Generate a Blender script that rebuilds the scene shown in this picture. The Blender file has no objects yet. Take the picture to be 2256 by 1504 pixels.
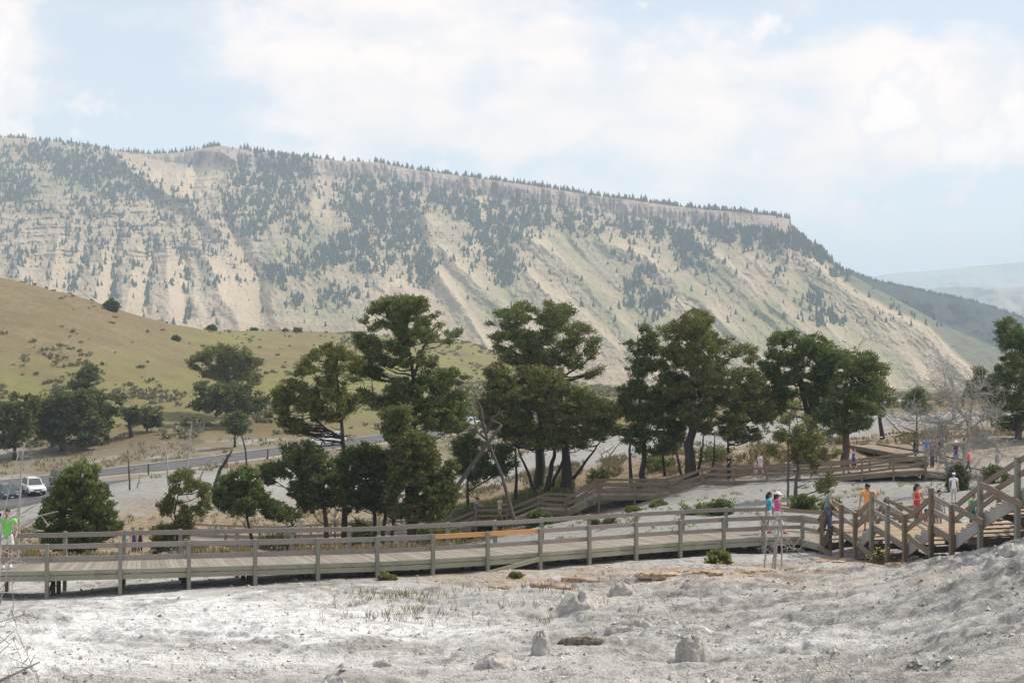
import bpy, math, random
import numpy as np
from mathutils import Vector, Matrix

# ------------------------------------------------------------------ camera, sky, sun, exposure
SC = bpy.context.scene
COL = SC.collection
F, CX, HZ = 3600.0, 1128.0, 660.0          # focal length, centre column and horizon row of the 2256 px wide photograph
cam_d = bpy.data.cameras.new("camera")
cam = bpy.data.objects.new("camera", cam_d); COL.objects.link(cam)
cam_d.sensor_width = 36.0; cam_d.lens = 36.0 * F / 2256.0
cam_d.shift_y = -(752.0 - HZ) / 2256.0
cam_d.clip_start = 0.5; cam_d.clip_end = 60000
cam.location = (0, 0, 0); cam.rotation_euler = (math.radians(90), 0, 0)
SC.camera = cam

SUN_EL, SUN_AZ = math.radians(50), math.radians(64)   # azimuth measured clockwise from +y (the view direction)
world = bpy.data.worlds.new("World"); SC.world = world; world.use_nodes = True
wn = world.node_tree; wn.nodes.clear()
def wnode(t, **k):
    n = wn.nodes.new(t)
    for a, b in k.items(): setattr(n, a, b)
    return n
sky = wnode('ShaderNodeTexSky', sky_type='NISHITA', sun_disc=False, sun_elevation=SUN_EL, sun_rotation=SUN_AZ)
sky.altitude = 2000; sky.air_density = 1.0; sky.dust_density = 1.6; sky.ozone_density = 1.0
tc = wnode('ShaderNodeTexCoord')
mp = wnode('ShaderNodeMapping'); mp.inputs['Scale'].default_value = (1.0, 1.0, 2.6)
wn.links.new(tc.outputs['Generated'], mp.inputs['Vector'])
n1 = wnode('ShaderNodeTexNoise'); n1.inputs['Scale'].default_value = 6.0; n1.inputs['Detail'].default_value = 7; n1.inputs['Roughness'].default_value = 0.5; n1.inputs['Distortion'].default_value = 0.25
mp.inputs['Location'].default_value = (0.37, 0.2, 0.11)
wn.links.new(mp.outputs['Vector'], n1.inputs['Vector'])
def wmath(op, a, b=None, c=None, clamp=False):
    n = wnode('ShaderNodeMath', operation=op); n.use_clamp = clamp
    for i, x in enumerate((a, b, c)):
        if x is None: continue
        if isinstance(x, (int, float)): n.inputs[i].default_value = x
        else: wn.links.new(x, n.inputs[i])
    return n.outputs[0]
def wrange(v, a, b, c=0.0, d=1.0):
    n = wnode('ShaderNodeMapRange', interpolation_type='SMOOTHSTEP')
    wn.links.new(v, n.inputs[0])
    for i, x in enumerate((a, b, c, d)): n.inputs[i + 1].default_value = x
    return n.outputs[0]
sep = wnode('ShaderNodeSeparateXYZ'); wn.links.new(tc.outputs['Generated'], sep.inputs[0])
# broad directional banks of cloud: (azimuth x, elevation z, radius x, radius z, weight)
banks = [(-0.31, 0.13, 0.05, 0.05, 0.35), (-0.16, 0.20, 0.08, 0.02, 0.15), (-0.30, 0.06, 0.05, 0.015, 0.1), (-0.03, 0.125, 0.16, 0.07, 0.20), (0.13, 0.10, 0.10, 0.04, 0.14), (0.235, 0.112, 0.045, 0.030, 0.5),
         (0.315, 0.10, 0.04, 0.032, 0.5), (0.16, 0.16, 0.12, 0.04, 0.12), (0.30, 0.185, 0.10, 0.03, -0.5), (0.11, 0.19, 0.05, 0.03, -0.25),
         (-0.21, 0.12, 0.05, 0.05, -0.22), (0.20, 0.055, 0.07, 0.02, 0.10), (0.0, 0.07, 0.2, 0.02, -0.12), (0.27, 0.062, 0.05, 0.012, -0.25), (-0.22, 0.19, 0.06, 0.02, -0.2)]
acc = None
for (ax, az, rx, rz, w) in banks:
    ex = wmath('POWER', wmath('ABSOLUTE', wmath('DIVIDE', wmath('SUBTRACT', sep.outputs[0], ax), rx)), 2.0)
    ez = wmath('POWER', wmath('ABSOLUTE', wmath('DIVIDE', wmath('SUBTRACT', sep.outputs[2], az), rz)), 2.0)
    g = wmath('MULTIPLY', wmath('EXPONENT', wmath('MULTIPLY', wmath('ADD', ex, ez), -1.0)), w)
    acc = g if acc is None else wmath('ADD', acc, g)
mp2 = wnode('ShaderNodeMapping'); mp2.inputs['Scale'].default_value = (1, 1, 1.5)
wn.links.new(tc.outputs['Generated'], mp2.inputs['Vector'])
n2 = wnode('ShaderNodeTexNoise'); n2.inputs['Scale'].default_value = 26; n2.inputs['Detail'].default_value = 8; n2.inputs['Roughness'].default_value = 0.55
wn.links.new(mp2.outputs['Vector'], n2.inputs['Vector'])
dens = wmath('ADD', wmath('ADD', wmath('MULTIPLY', n1.outputs[0], 1.0), wmath('MULTIPLY', n2.outputs[0], 0.55)), acc)
cover = wrange(dens, 0.70, 1.0)
n3 = wnode('ShaderNodeTexNoise'); n3.inputs['Scale'].default_value = 15; n3.inputs['Detail'].default_value = 5
wn.links.new(mp.outputs['Vector'], n3.inputs['Vector'])
ccol = wnode('ShaderNodeMixRGB'); ccol.inputs[1].default_value = (5.5, 5.45, 5.5, 1); ccol.inputs[2].default_value = (7.3, 6.45, 6.0, 1)
wn.links.new(wrange(wmath('ADD', wmath('MULTIPLY', n3.outputs[0], 0.7), wmath('MULTIPLY', dens, 0.35)), 0.45, 0.85), ccol.inputs[0])
# a sharper-edged heap of cumulus low on the right
cm1 = wnode('ShaderNodeTexNoise'); cm1.inputs['Scale'].default_value = 30; cm1.inputs['Detail'].default_value = 9; cm1.inputs['Roughness'].default_value = 0.58
wn.links.new(tc.outputs['Generated'], cm1.inputs['Vector'])
heap = None
for (ax, az, rx, rz, w) in ((0.235, 0.112, 0.050, 0.040, .42), (0.305, 0.104, 0.045, 0.036, .42), (0.27, 0.088, 0.09, 0.022, .40), (0.15, 0.092, 0.07, 0.025, .26), (-0.30, 0.120, 0.05, 0.05, .34), (0.225, 0.056, 0.05, 0.008, .30), (0.03, 0.14, 0.15, 0.05, .16)):
    e1_ = wmath('POWER', wmath('ABSOLUTE', wmath('DIVIDE', wmath('SUBTRACT', sep.outputs[0], ax), rx)), 2.0); e2_ = wmath('POWER', wmath('ABSOLUTE', wmath('DIVIDE', wmath('SUBTRACT', sep.outputs[2], az), rz)), 2.0)
    g = wmath('MULTIPLY', wmath('EXPONENT', wmath('MULTIPLY', wmath('ADD', e1_, e2_), -1.0)), w); heap = g if heap is None else wmath('MAXIMUM', heap, g)
hd_ = wmath('ADD', heap, wmath('MULTIPLY', cm1.outputs[0], 1.6)); hmask = wrange(hd_, 1.02, 1.17)
hcol = wnode('ShaderNodeMixRGB'); hcol.inputs[1].default_value = (5.9, 5.7, 5.75, 1); hcol.inputs[2].default_value = (7.5, 6.8, 6.4, 1); wn.links.new(wrange(hd_, 1.05, 1.40), hcol.inputs[0])
veil = wnode('ShaderNodeMixRGB'); veil.inputs[0].default_value = 0.72; veil.inputs[2].default_value = (4.75, 5.0, 5.25, 1)
wn.links.new(sky.outputs[0], veil.inputs[1])
mix = wnode('ShaderNodeMixRGB'); wn.links.new(wmath('MULTIPLY', cover, 0.93), mix.inputs[0])
wn.links.new(veil.outputs[0], mix.inputs[1]); wn.links.new(ccol.outputs[0], mix.inputs[2])
mix2 = wnode('ShaderNodeMixRGB'); wn.links.new(wmath('MULTIPLY', hmask, 0.85), mix2.inputs[0]); wn.links.new(mix.outputs[0], mix2.inputs[1]); wn.links.new(hcol.outputs[0], mix2.inputs[2])
bg = wnode('ShaderNodeBackground'); bg.inputs['Strength'].default_value = 0.12
wo = wnode('ShaderNodeOutputWorld'); wn.links.new(mix2.outputs[0], bg.inputs['Color']); wn.links.new(bg.outputs[0], wo.inputs['Surface'])

sun_d = bpy.data.lights.new("sun", 'SUN'); sun_d.energy = 3.5; sun_d.angle = math.radians(1.5); sun_d.color = (1.0, 0.92, 0.80)
sun = bpy.data.objects.new("sun", sun_d); COL.objects.link(sun)
sdir = Vector((math.sin(SUN_AZ) * math.cos(SUN_EL), math.cos(SUN_AZ) * math.cos(SUN_EL), math.sin(SUN_EL)))
sun.rotation_euler = sdir.to_track_quat('Z', 'Y').to_euler()
SC.view_settings.view_transform = 'Standard'; SC.view_settings.look = 'None'
SC.view_settings.exposure = 0.50; SC.view_settings.gamma = 1.0
SC.cycles.volume_bounces = 1; SC.cycles.max_bounces = 6; SC.cycles.diffuse_bounces = 3; SC.cycles.transparent_max_bounces = 8

# ------------------------------------------------------------------ helpers
rng = np.random.default_rng(7)
R = random.Random(11)
def P(u, v, d):
    """real position of a point seen at column u, row v, at d metres"""
    return Vector(((u - CX) / F * d, d, (HZ - v) / F * d))
def tag(o, label=None, cat=None, group=None, kind=None):
    if label: o["label"] = label
    if cat: o["category"] = cat
    if group: o["group"] = group
    if kind: o["kind"] = kind
    return o
def empty(name, loc=(0, 0, 0), rz=0.0, label=None, cat=None, group=None):
    o = bpy.data.objects.new(name, None); COL.objects.link(o); o.location = loc; o.rotation_euler = (0, 0, rz)
    o.empty_display_size = 0.2
    return tag(o, label, cat, group)
def mesh_np(name, V, Fc, mat, parent=None, smooth=False, nper=4, attrs=None):
    """mesh object from numpy vertices and an (n, nper) face array"""
    V = np.asarray(V, dtype=np.float32); Fc = np.asarray(Fc, dtype=np.int32)
    me = bpy.data.meshes.new(name)
    me.vertices.add(len(V)); me.vertices.foreach_set('co', V.ravel())
    me.loops.add(Fc.size); me.loops.foreach_set('vertex_index', Fc.ravel())
    me.polygons.add(len(Fc)); me.polygons.foreach_set('loop_start', np.arange(len(Fc), dtype=np.int32) * nper)
    me.polygons.foreach_set('loop_total', np.full(len(Fc), nper, dtype=np.int32))
    me.polygons.foreach_set('use_smooth', np.full(len(Fc), smooth))
    if attrs:
        for k, a in attrs.items():
            at = me.attributes.new(k, 'FLOAT', 'POINT'); at.data.foreach_set('value', np.asarray(a, dtype=np.float32).ravel())
    me.update(calc_edges=True)
    me.materials.append(mat)
    o = bpy.data.objects.new(name, me); COL.objects.link(o)
    if parent is not None: o.parent = parent
    return o
class MB:
    """collects boxes, boards, tubes and lathes; build() links them as one mesh"""
    def __init__(s): s.v = []; s.f = []; s.m = []; s.mi = 0
    def add(s, vs, fs):
        b = len(s.v); s.v += [tuple(x) for x in vs]; s.f += [tuple(i + b for i in f) for f in fs]; s.m += [s.mi] * len(fs)
    def hexa(s, c):   # 8 corners: bottom 4 ccw, top 4 ccw
        s.add(c, [(3, 2, 1, 0), (4, 5, 6, 7), (0, 1, 5, 4), (1, 2, 6, 5), (2, 3, 7, 6), (3, 0, 4, 7)])
    def box(s, c, sz, rz=0.0):
        cx, cy, cz = c; hx, hy, hz = sz[0] / 2, sz[1] / 2, sz[2] / 2; ca, sa = math.cos(rz), math.sin(rz)
        pts = []
        for z in (-hz, hz):
            for x, y in ((-hx, -hy), (hx, -hy), (hx, hy), (-hx, hy)):
                pts.append((cx + x * ca - y * sa, cy + x * sa + y * ca, cz + z))
        s.hexa(pts)
    def board(s, a, b, w, h, up=None):
        """board from a to b: w across (horizontal), h high"""
        a, b = Vector(a), Vector(b); d = (b - a)
        if d.length < 1e-6: return
        d.normalize(); upv = Vector((0, 0, 1)) if up is None else Vector(up)
        if abs(d.dot(upv)) > 0.98: upv = Vector((0, 1, 0))
        side = d.cross(upv).normalized(); u = side.cross(d).normalized()
        pts = []
        for p in (-h / 2, h / 2):
            pts += [a - side * w / 2 + u * p, a + side * w / 2 + u * p, b + side * w / 2 + u * p, b - side * w / 2 + u * p]
        s.hexa([pts[0], pts[1], pts[2], pts[3], pts[4], pts[5], pts[6], pts[7]])
    def tube(s, pts, rad, n=6, cap=True):
        pts = [Vector(p) for p in pts]; b = len(s.v); m = len(pts); prev = None
        for i, p in enumerate(pts):
            t = (pts[min(i + 1, m - 1)] - pts[max(i - 1, 0)])
            t = t.normalized() if t.length > 1e-9 else Vector((0, 0, 1))
            if prev is None:
                a = Vector((1, 0, 0)) if abs(t.x) < 0.8 else Vector((0, 1, 0)); x = t.cross(a).normalized()
            else: x = (prev - t * prev.dot(t)); x = x.normalized() if x.length > 1e-6 else t.orthogonal().normalized()
            prev = x; y = t.cross(x)
            r = rad[i] if hasattr(rad, '__len__') else rad
            for k in range(n):
                an = 2 * math.pi * k / n; s.v.append(tuple(p + x * (r * math.cos(an)) + y * (r * math.sin(an))))
        nf = 0
        for i in range(m - 1):
            for k in range(n):
                s.f.append((b + i * n + k, b + i * n + (k + 1) % n, b + (i + 1) * n + (k + 1) % n, b + (i + 1) * n + k)); nf += 1
        if cap:
            s.f.append(tuple(b + k for k in reversed(range(n)))); s.f.append(tuple(b + (m - 1) * n + k for k in range(n))); nf += 2
        s.m += [s.mi] * nf
    def lathe(s, prof, c=(0, 0, 0), n=12, axis='z', sx=1, sy=1):
        b = len(s.v)
        for (r, z) in prof:
            for k in range(n):
                an = 2 * math.pi * k / n; x, y = r * math.cos(an) * sx, r * math.sin(an) * sy
                s.v.append((c[0] + x, c[1] + y, c[2] + z) if axis == 'z' else ((c[0] + x, c[1] + z, c[2] + y) if axis == 'y' else (c[0] + z, c[1] + x, c[2] + y)))
        nf = 0
        for i in range(len(prof) - 1):
            for k in range(n):
                s.f.append((b + i * n + k, b + i * n + (k + 1) % n, b + (i + 1) * n + (k + 1) % n, b + (i + 1) * n + k)); nf += 1
        s.f.append(tuple(b + k for k in reversed(range(n)))); s.f.append(tuple(b + (len(prof) - 1) * n + k for k in range(n))); nf += 2
        s.m += [s.mi] * nf
    def build(s, name, mats, parent=None, smooth=False):
        me = bpy.data.meshes.new(name); me.from_pydata(s.v, [], s.f)
        mats = mats if isinstance(mats, (list, tuple)) else [mats]
        for m in mats: me.materials.append(m)
        if len(mats) > 1: me.polygons.foreach_set('material_index', s.m)
        if smooth: me.polygons.foreach_set('use_smooth', [True] * len(me.polygons))
        me.update()
        o = bpy.data.objects.new(name, me); COL.objects.link(o)
        if parent is not None: o.parent = parent
        return o

# ---- numpy noise
_prm = np.random.default_rng(3).random(65536).astype(np.float32)
def _h(ix, iy, s): return _prm[((ix * 73856093) ^ (iy * 19349663) ^ (s * 83492791)) & 65535]
def vnoise(x, y, s=0):
    ix = np.floor(x).astype(np.int64); iy = np.floor(y).astype(np.int64); fx = x - ix; fy = y - iy
    fx = fx * fx * fx * (fx * (fx * 6 - 15) + 10); fy = fy * fy * fy * (fy * (fy * 6 - 15) + 10)
    a = _h(ix, iy, s); b = _h(ix + 1, iy, s); c = _h(ix, iy + 1, s); d = _h(ix + 1, iy + 1, s)
    return (a + (b - a) * fx) * (1 - fy) + (c + (d - c) * fx) * fy
def fbm(x, y, o=5, s=0, g=0.5):
    x = np.asarray(x, dtype=float); y = np.asarray(y, dtype=float); t = np.zeros(np.broadcast(x, y).shape); a = 1.0; n = 0
    for i in range(o):
        t += a * vnoise(x + 17.3 * i, y - 9.1 * i, s + i); n += a; a *= g; x = x * 2.03; y = y * 2.03
    return t / n
def ridged(x, y, o=4, s=0, g=0.5):
    x = np.asarray(x, dtype=float); y = np.asarray(y, dtype=float); t = np.zeros(np.broadcast(x, y).shape); a = 1.0; n = 0
    for i in range(o):
        t += a * (1 - np.abs(2 * vnoise(x + 5.7 * i, y + 3.3 * i, s + i) - 1)); n += a; a *= g; x = x * 2.07; y = y * 2.07
    return t / n
def sstep(a, b, x):
    t = np.clip((np.asarray(x, dtype=float) - a) / (b - a), 0, 1); return t * t * (3 - 2 * t)
def in_poly(u, v, poly):
    u = np.asarray(u, dtype=float); v = np.asarray(v, dtype=float); r = np.zeros(u.shape, bool); n = len(poly); j = n - 1
    for i in range(n):
        xi, yi = poly[i]; xj, yj = poly[j]
        if yi != yj:
            c = ((yi > v) != (yj > v)) & (u < (xj - xi) * (v - yi) / (yj - yi) + xi); r ^= c
        j = i
    return r
def seg_dist(u, v, line):
    """distance to a polyline and position 0..1 along it"""
    best = np.full(np.shape(u), 1e9); par = np.zeros(np.shape(u)); n = len(line) - 1
    for i in range(n):
        ax, ay = line[i]; bx, by = line[i + 1]; dx, dy = bx - ax, by - ay
        t = np.clip(((u - ax) * dx + (v - ay) * dy) / (dx * dx + dy * dy), 0, 1)
        dd = np.hypot(u - ax - t * dx, v - ay - t * dy); m = dd < best
        best = np.where(m, dd, best); par = np.where(m, (i + t) / n, par)
    return best, par
def ell(u, v, uc, vc, ru, rv):
    return np.exp(-(((u - uc) / ru) ** 2 + ((v - vc) / rv) ** 2))

# ---- material helper
class NM:
    def __init__(s, name, rough=0.9, spec=0.2):
        s.mat = bpy.data.materials.new(name); s.mat.use_nodes = True; s.nt = s.mat.node_tree
        s.b = s.nt.nodes['Principled BSDF']; s.b.inputs['Roughness'].default_value = rough; s.b.inputs['Specular IOR Level'].default_value = spec
    def n(s, t, **k):
        x = s.nt.nodes.new(t)
        for a, b in k.items(): setattr(x, a, b)
        return x
    def set(s, node, key, val):
        if isinstance(val, bpy.types.NodeSocket): s.nt.links.new(val, node.inputs[key])
        elif isinstance(val, (tuple, list)) and len(val) == 3 and node.inputs[key].type == 'RGBA': node.inputs[key].default_value = (*val, 1)
        else: node.inputs[key].default_value = val
    def coord(s, kind='Object'): return s.n('ShaderNodeTexCoord').outputs[kind]
    def mapped(s, vec, scale=(1, 1, 1)):
        m = s.n('ShaderNodeMapping'); s.set(m, 'Vector', vec); m.inputs['Scale'].default_value = scale; return m.outputs[0]
    def noise(s, scale, detail=4, rough=0.55, vec=None, dist=0.0):
        x = s.n('ShaderNodeTexNoise'); s.set(x, 'Vector', vec if vec is not None else s.coord()); x.inputs['Scale'].default_value = scale
        x.inputs['Detail'].default_value = detail; x.inputs['Roughness'].default_value = rough; x.inputs['Distortion'].default_value = dist; return x.outputs[0]
    def rng(s, val, a, b, c=0.0, d=1.0):
        x = s.n('ShaderNodeMapRange'); s.set(x, 0, val)
        for i, q in enumerate((a, b, c, d)): x.inputs[i + 1].default_value = q
        return x.outputs[0]
    def mix(s, fac, a, b, mode='MIX'):
        x = s.n('ShaderNodeMixRGB', blend_type=mode); s.set(x, 0, fac); s.set(x, 1, a); s.set(x, 2, b); return x.outputs[0]
    def math(s, op, a, b=0.0, clamp=False):
        x = s.n('ShaderNodeMath', operation=op); x.use_clamp = clamp; s.set(x, 0, a); s.set(x, 1, b); return x.outputs[0]
    def attr(s, name):
        x = s.n('ShaderNodeAttribute'); x.attribute_name = name; return x.outputs['Fac']
    def island(s): return s.n('ShaderNodeNewGeometry').outputs['Random Per Island']
    def bump(s, h, strength=0.3, dist=0.05):
        x = s.n('ShaderNodeBump'); s.set(x, 'Height', h); x.inputs['Strength'].default_value = strength; x.inputs['Distance'].default_value = dist
        s.set(s.b, 'Normal', x.outputs[0])
    def col(s, c): s.set(s.b, 'Base Color', c); return s.mat
def plain(name, c, rough=0.7, var=0.15, scale=12, metal=0.0, spec=0.3):
    m = NM(name, rough, spec); m.b.inputs['Metallic'].default_value = metal
    c2 = tuple(x * (1 - var) for x in c); c3 = tuple(min(1, x * (1 + var)) for x in c)
    return m.col(m.mix(m.rng(m.noise(scale), 0.3, 0.7), c2, c3))
# ------------------------------------------------------------------ ground
_ctl = []
def row(d, us, zs): _ctl.extend((u, d, z) for u, z in zip(us, zs))
def rowv(d, us, vs): _ctl.extend((u, d, (HZ - v) / F * d) for u, v in zip(us, vs))
U7 = (-700, 0, 500, 1000, 1500, 2000, 2256, 2900)
row(1.5, (-700, 1128, 2900), (-1.8, -1.8, -1.8))
row(10, (-700, 0, 1128, 2256, 2900), (-3.5, -3.4, -3.3, -3.2, -3.2))
row(20, (-700, 0, 1128, 1700, 2256, 2900), (-5.4, -5.3, -5.2, -5.1, -4.9, -4.5))
row(28, (-700, 0, 1128, 1700, 2256, 2900), (-6.7, -6.6, -6.56, -6.5, -5.7, -5.2))
row(35, (-700, 0, 600, 1128, 1700, 2050, 2256, 2900), (-7.7, -7.6, -7.7, -7.58, -7.25, -6.85, -6.0, -5.5))
row(40, (0, 600, 1128, 1700, 1950, 2120, 2256, 2900), (-8.1, -8.15, -8.1, -7.7, -7.15, -6.65, -6.2, -5.8))
row(45, (-700, 0, 600, 1128, 1500, 1800, 2000, 2150, 2256, 2900), (-8.8, -8.7, -8.5, -8.56, -8.3, -8.0, -7.7, -7.2, -6.9, -6.6))
_pb = [(105, 1322, 50), (265, 1308, 50.3), (415, 1298, 50.8), (560, 1286, 51.5), (697, 1280, 52.3), (828, 1272, 53.2), (950, 1268, 54), (1070, 1260, 55),
       (1185, 1252, 56.2), (1293, 1243, 57.5), (1396, 1237, 58.8), (1494, 1230, 60), (1590, 1225, 61), (1678, 1222, 61.8), (1767, 1213, 62.5), (1836, 1224, 62)]
for (u, v, d) in _pb[::2]: rowv(d, (u,), (v,))
row(50, (-700, 1900, 2050, 2256, 2900), (-9.4, -8.3, -8.1, -7.6, -7.2))
row(56, (1928, 2080, 2256, 2900), (-8.9, -8.7, -8.2, -7.6))
row(56, (-700, 0, 300), (-9.8, -9.6, -9.5))
row(65, (-700, 0, 500, 900), (-11, -10.6, -10.2, -10.0)); row(65, (1900, 2100, 2256, 2900), (-9.3, -8.9, -8.4, -7.8))
row(75, U7, (-12.6, -12.2, -12.0, -11.4, -10.1, -9.1, -8.6, -8.2))
row(92, (-700, 0, 500, 1000, 2256, 2900), (-14.6, -14.3, -14.1, -14.2, -9.9, -9.0))
row(100, (2040, 2256, 2900), (-10.9, -10.4, -9.2))
row(106, U7, (-16.4, -16.2, -16.1, -16.0, -12.35, -11.0, -10.5, -9.4))
row(106, (1200, 1320, 1400), (-14.3, -13.6, -13.1))
row(120, U7, (-18, -17.4, -16.9, -15.4, -11.6, -10.7, -10.2, -9.6)); row(120, (1180, 1350), (-13.8, -12.7))
row(150, (-700, 50, 350, 700, 1000, 1300, 1500, 1900, 2256, 2900), (-20, -19.8, -17.0, -17.6, -16.5, -15.0, -13.75, -12.2, -11.2, -11))
rowv(92, (1320, 1500, 1700, 2000), (1140, 1116, 1088, 1070))
rowv(100, (1250, 1400, 1550), (1150, 1124, 1098))
row(168, (-700, 60, 350), (-21.3, -21.3, -18.4))
rowv(183, (-700, 0), (1075, 1070)); rowv(190, (200, 380), (1048, 1040)); rowv(200, (400, 1300, 1800, 2256), (1026, 960, 920, 905))
rowv(208, (600,), (1000,)); rowv(222, (800,), (974,)); rowv(235, (950,), (958,))
rowv(232, (-700, 0, 200, 380), (1010, 1000, 990, 975))
rowv(260, (-700, 0, 200, 400, 560, 800, 1000, 1120, 1300, 1800, 2256, 2900), (890, 900, 905, 915, 925, 928, 930, 922, 912, 898, 888, 885))
rowv(300, (-700, 0, 200, 350, 560, 800, 1000, 1300, 1800, 2256, 2900), (735, 785, 815, 845, 862, 880, 897, 895, 888, 880, 880))
rowv(350, (-700, 0, 200, 350, 560, 800, 1000, 1120, 1300), (610, 685, 735, 785, 820, 838, 870, 872, 870))
rowv(400, (-700, 0, 200, 350, 560, 800, 1300, 1800, 2256, 2900), (560, 626, 678, 742, 785, 805, 862, 880, 875, 875))
rowv(430, (-700, 0), (545, 614)); rowv(425, (200,), (663,)); rowv(440, (350,), (710,))
rowv(450, (1000, 1120), (842, 845))
rowv(500, (-700, 0, 200), (565, 650, 720)); rowv(500, (560, 800, 1300, 1800, 2256, 2900), (737, 755, 853, 872, 868, 868))
rowv(520, (1000, 1090, 1150), (792, 800, 835)); rowv(520, (350,), (735,)); rowv(535, (560, 700), (728, 731)); rowv(570, (800,), (737,))
rowv(600, (960, 1040, 1110, 1200, 1300), (748, 755, 788, 830, 850))
rowv(640, (350, 560, 800), (770, 765, 765))
rowv(700, (-700, 0, 350, 560, 800, 1000, 1120, 1300, 1800, 2256, 2900), (640, 700, 790, 800, 800, 810, 830, 849, 864, 862, 862))
rowv(1000, (-700, 0, 560, 1000, 1300, 1800, 2256, 2900), (860, 860, 855, 850, 847, 857, 860, 860))
rowv(1600, (-700, 0, 560, 1000, 1300, 1800, 2256, 2900), (880, 880, 870, 862, 855, 855, 862, 862))
_ctl = np.array(_ctl)
_k = np.column_stack([_ctl[:, 0] / 420.0, np.log(_ctl[:, 1]) * 4.2])
_trend = lambda d: -9.2 * (np.minimum(d, 75) / 52.0) ** 0.72
_zv = _ctl[:, 2] / np.maximum(_ctl[:, 1], 8) * 60        # interpolate the viewing slope, even over near and far rows
def _phi(r): return r * r * np.log(r + 1e-6)
_D = np.sqrt(((_k[:, None, :] - _k[None]) ** 2).sum(2)); _A = _phi(_D) + np.eye(len(_k)) * 0.004
_Pm = np.column_stack([np.ones(len(_k)), _k]); _n = len(_k)
_M = np.zeros((_n + 3, _n + 3)); _M[:_n, :_n] = _A; _M[:_n, _n:] = _Pm; _M[_n:, :_n] = _Pm.T
_w = np.linalg.solve(_M, np.concatenate([_zv, np.zeros(3)]))
def ground_base(u, d):
    u = np.clip(np.atleast_1d(np.asarray(u, dtype=float)), -1500, 3700); d = np.atleast_1d(np.asarray(d, dtype=float))
    u, d = np.broadcast_arrays(u, d); sh = u.shape; a = u.ravel() / 420.0; b = np.log(d.ravel()) * 4.2; out = np.empty(a.size)
    for i in range(0, a.size, 20000):
        aa = a[i:i + 20000]; bb = b[i:i + 20000]
        r = np.sqrt((aa[:, None] - _k[None, :, 0]) ** 2 + (bb[:, None] - _k[None, :, 1]) ** 2)
        out[i:i + 20000] = _phi(r) @ _w[:_n] + _w[_n] + _w[_n + 1] * aa + _w[_n + 2] * bb
    return (out / 60 * np.maximum(d.ravel(), 8)).reshape(sh)
def ground_relief(u, d):
    """broken travertine crust: shelves, ribs and crumbs in the foreground, gentler ground farther off"""
    x = (u - CX) / F * d; y = d
    near = (1 - sstep(62, 72, d)) * sstep(4, 14, d)
    deck = sstep(-1.5, -6, d - (50 + 12.0 * sstep(200, 1800, u) + 0.0))          # quieter under the boardwalk
    rough = 0.26 + 0.28 * sstep(900, 1500, u + 260 * (fbm(x / 3, y / 3, 3, 40) - 0.5)) * (1 - 0.35 * sstep(1700, 2100, u))
    w = fbm(x / 2.2, y / 1.6, 4, 50)
    t = (fbm(x / 4.2, y / 2.6, 4, 21) * 9.0 + w * 2.2)
    fr = t - np.floor(t); shelf = (np.floor(t) + sstep(0.72, 1.0, fr)) / 9.0       # stepped shelves
    z = (shelf - 0.6) * 1.5 * (0.5 + 0.3 * rough)
    z = z + (fbm(x / 3.1, y / 3.1, 3, 5) - 0.5) * 0.5
    z = z + (ridged(x / 1.3, y / 0.42, 4, 61) - 0.6) * 0.12 * rough
    cr = fbm(x / 0.22, y / 0.22, 3, 77); z = z + (cr - 0.5) * 0.10 * (0.5 + rough)
    lump = sstep(0.55, 0.85, fbm(x / 0.7, y / 0.5, 3, 91)) * 0.08 * rough; z = z + lump
    mound = sstep(1880, 2150, u + 1.6 * (d - 40) * 6) * (1 - sstep(44, 47, d)) * sstep(26, 34, d)
    z = z + mound * (np.abs(vnoise(x / 0.9 + w * 2, y / 0.9, 13) - 0.5) * -0.42 + 0.15 + 0.10 * vnoise(x / 0.35, y / 0.35, 14))
    zz = z * near * (0.25 + 0.75 * deck)
    mid = sstep(64, 75, d) * (1 - sstep(170, 190, d))
    zz = zz + mid * ((fbm(x / 7, y / 7, 4, 31) - 0.5) * 0.8 + (fbm(x / 0.7, y / 0.7, 3, 32) - 0.5) * 0.12)
    far = sstep(240, 290, d)
    zz = zz + far * ((fbm(x / 30, y / 30, 4, 33) - 0.5) * 2.2 + (fbm(x / 4, y / 4, 3, 34) - 0.5) * 0.7)
    return zz
def zg(x, y):
    """ground height at a place"""
    u = np.array([x / y * F + CX]); d = np.array([float(y)])
    return float(ground_base(u, d)[0] + ground_relief(u, d)[0])
def G(u, d, dz=0.0):
    x = (u - CX) / F * d; return Vector((x, d, zg(x, d) + dz))

_us = np.concatenate([np.linspace(-1500, -60, 90, endpoint=False), np.linspace(-60, 2316, 1060, endpoint=False), np.linspace(2316, 3750, 90)])
_ds = np.concatenate([np.linspace(1.5, 22, 80, endpoint=False), np.linspace(22, 66, 560, endpoint=False), np.linspace(66, 130, 210, endpoint=False),
                      np.geomspace(130, 640, 240, endpoint=False), np.geomspace(640, 1700, 40)])
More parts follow.
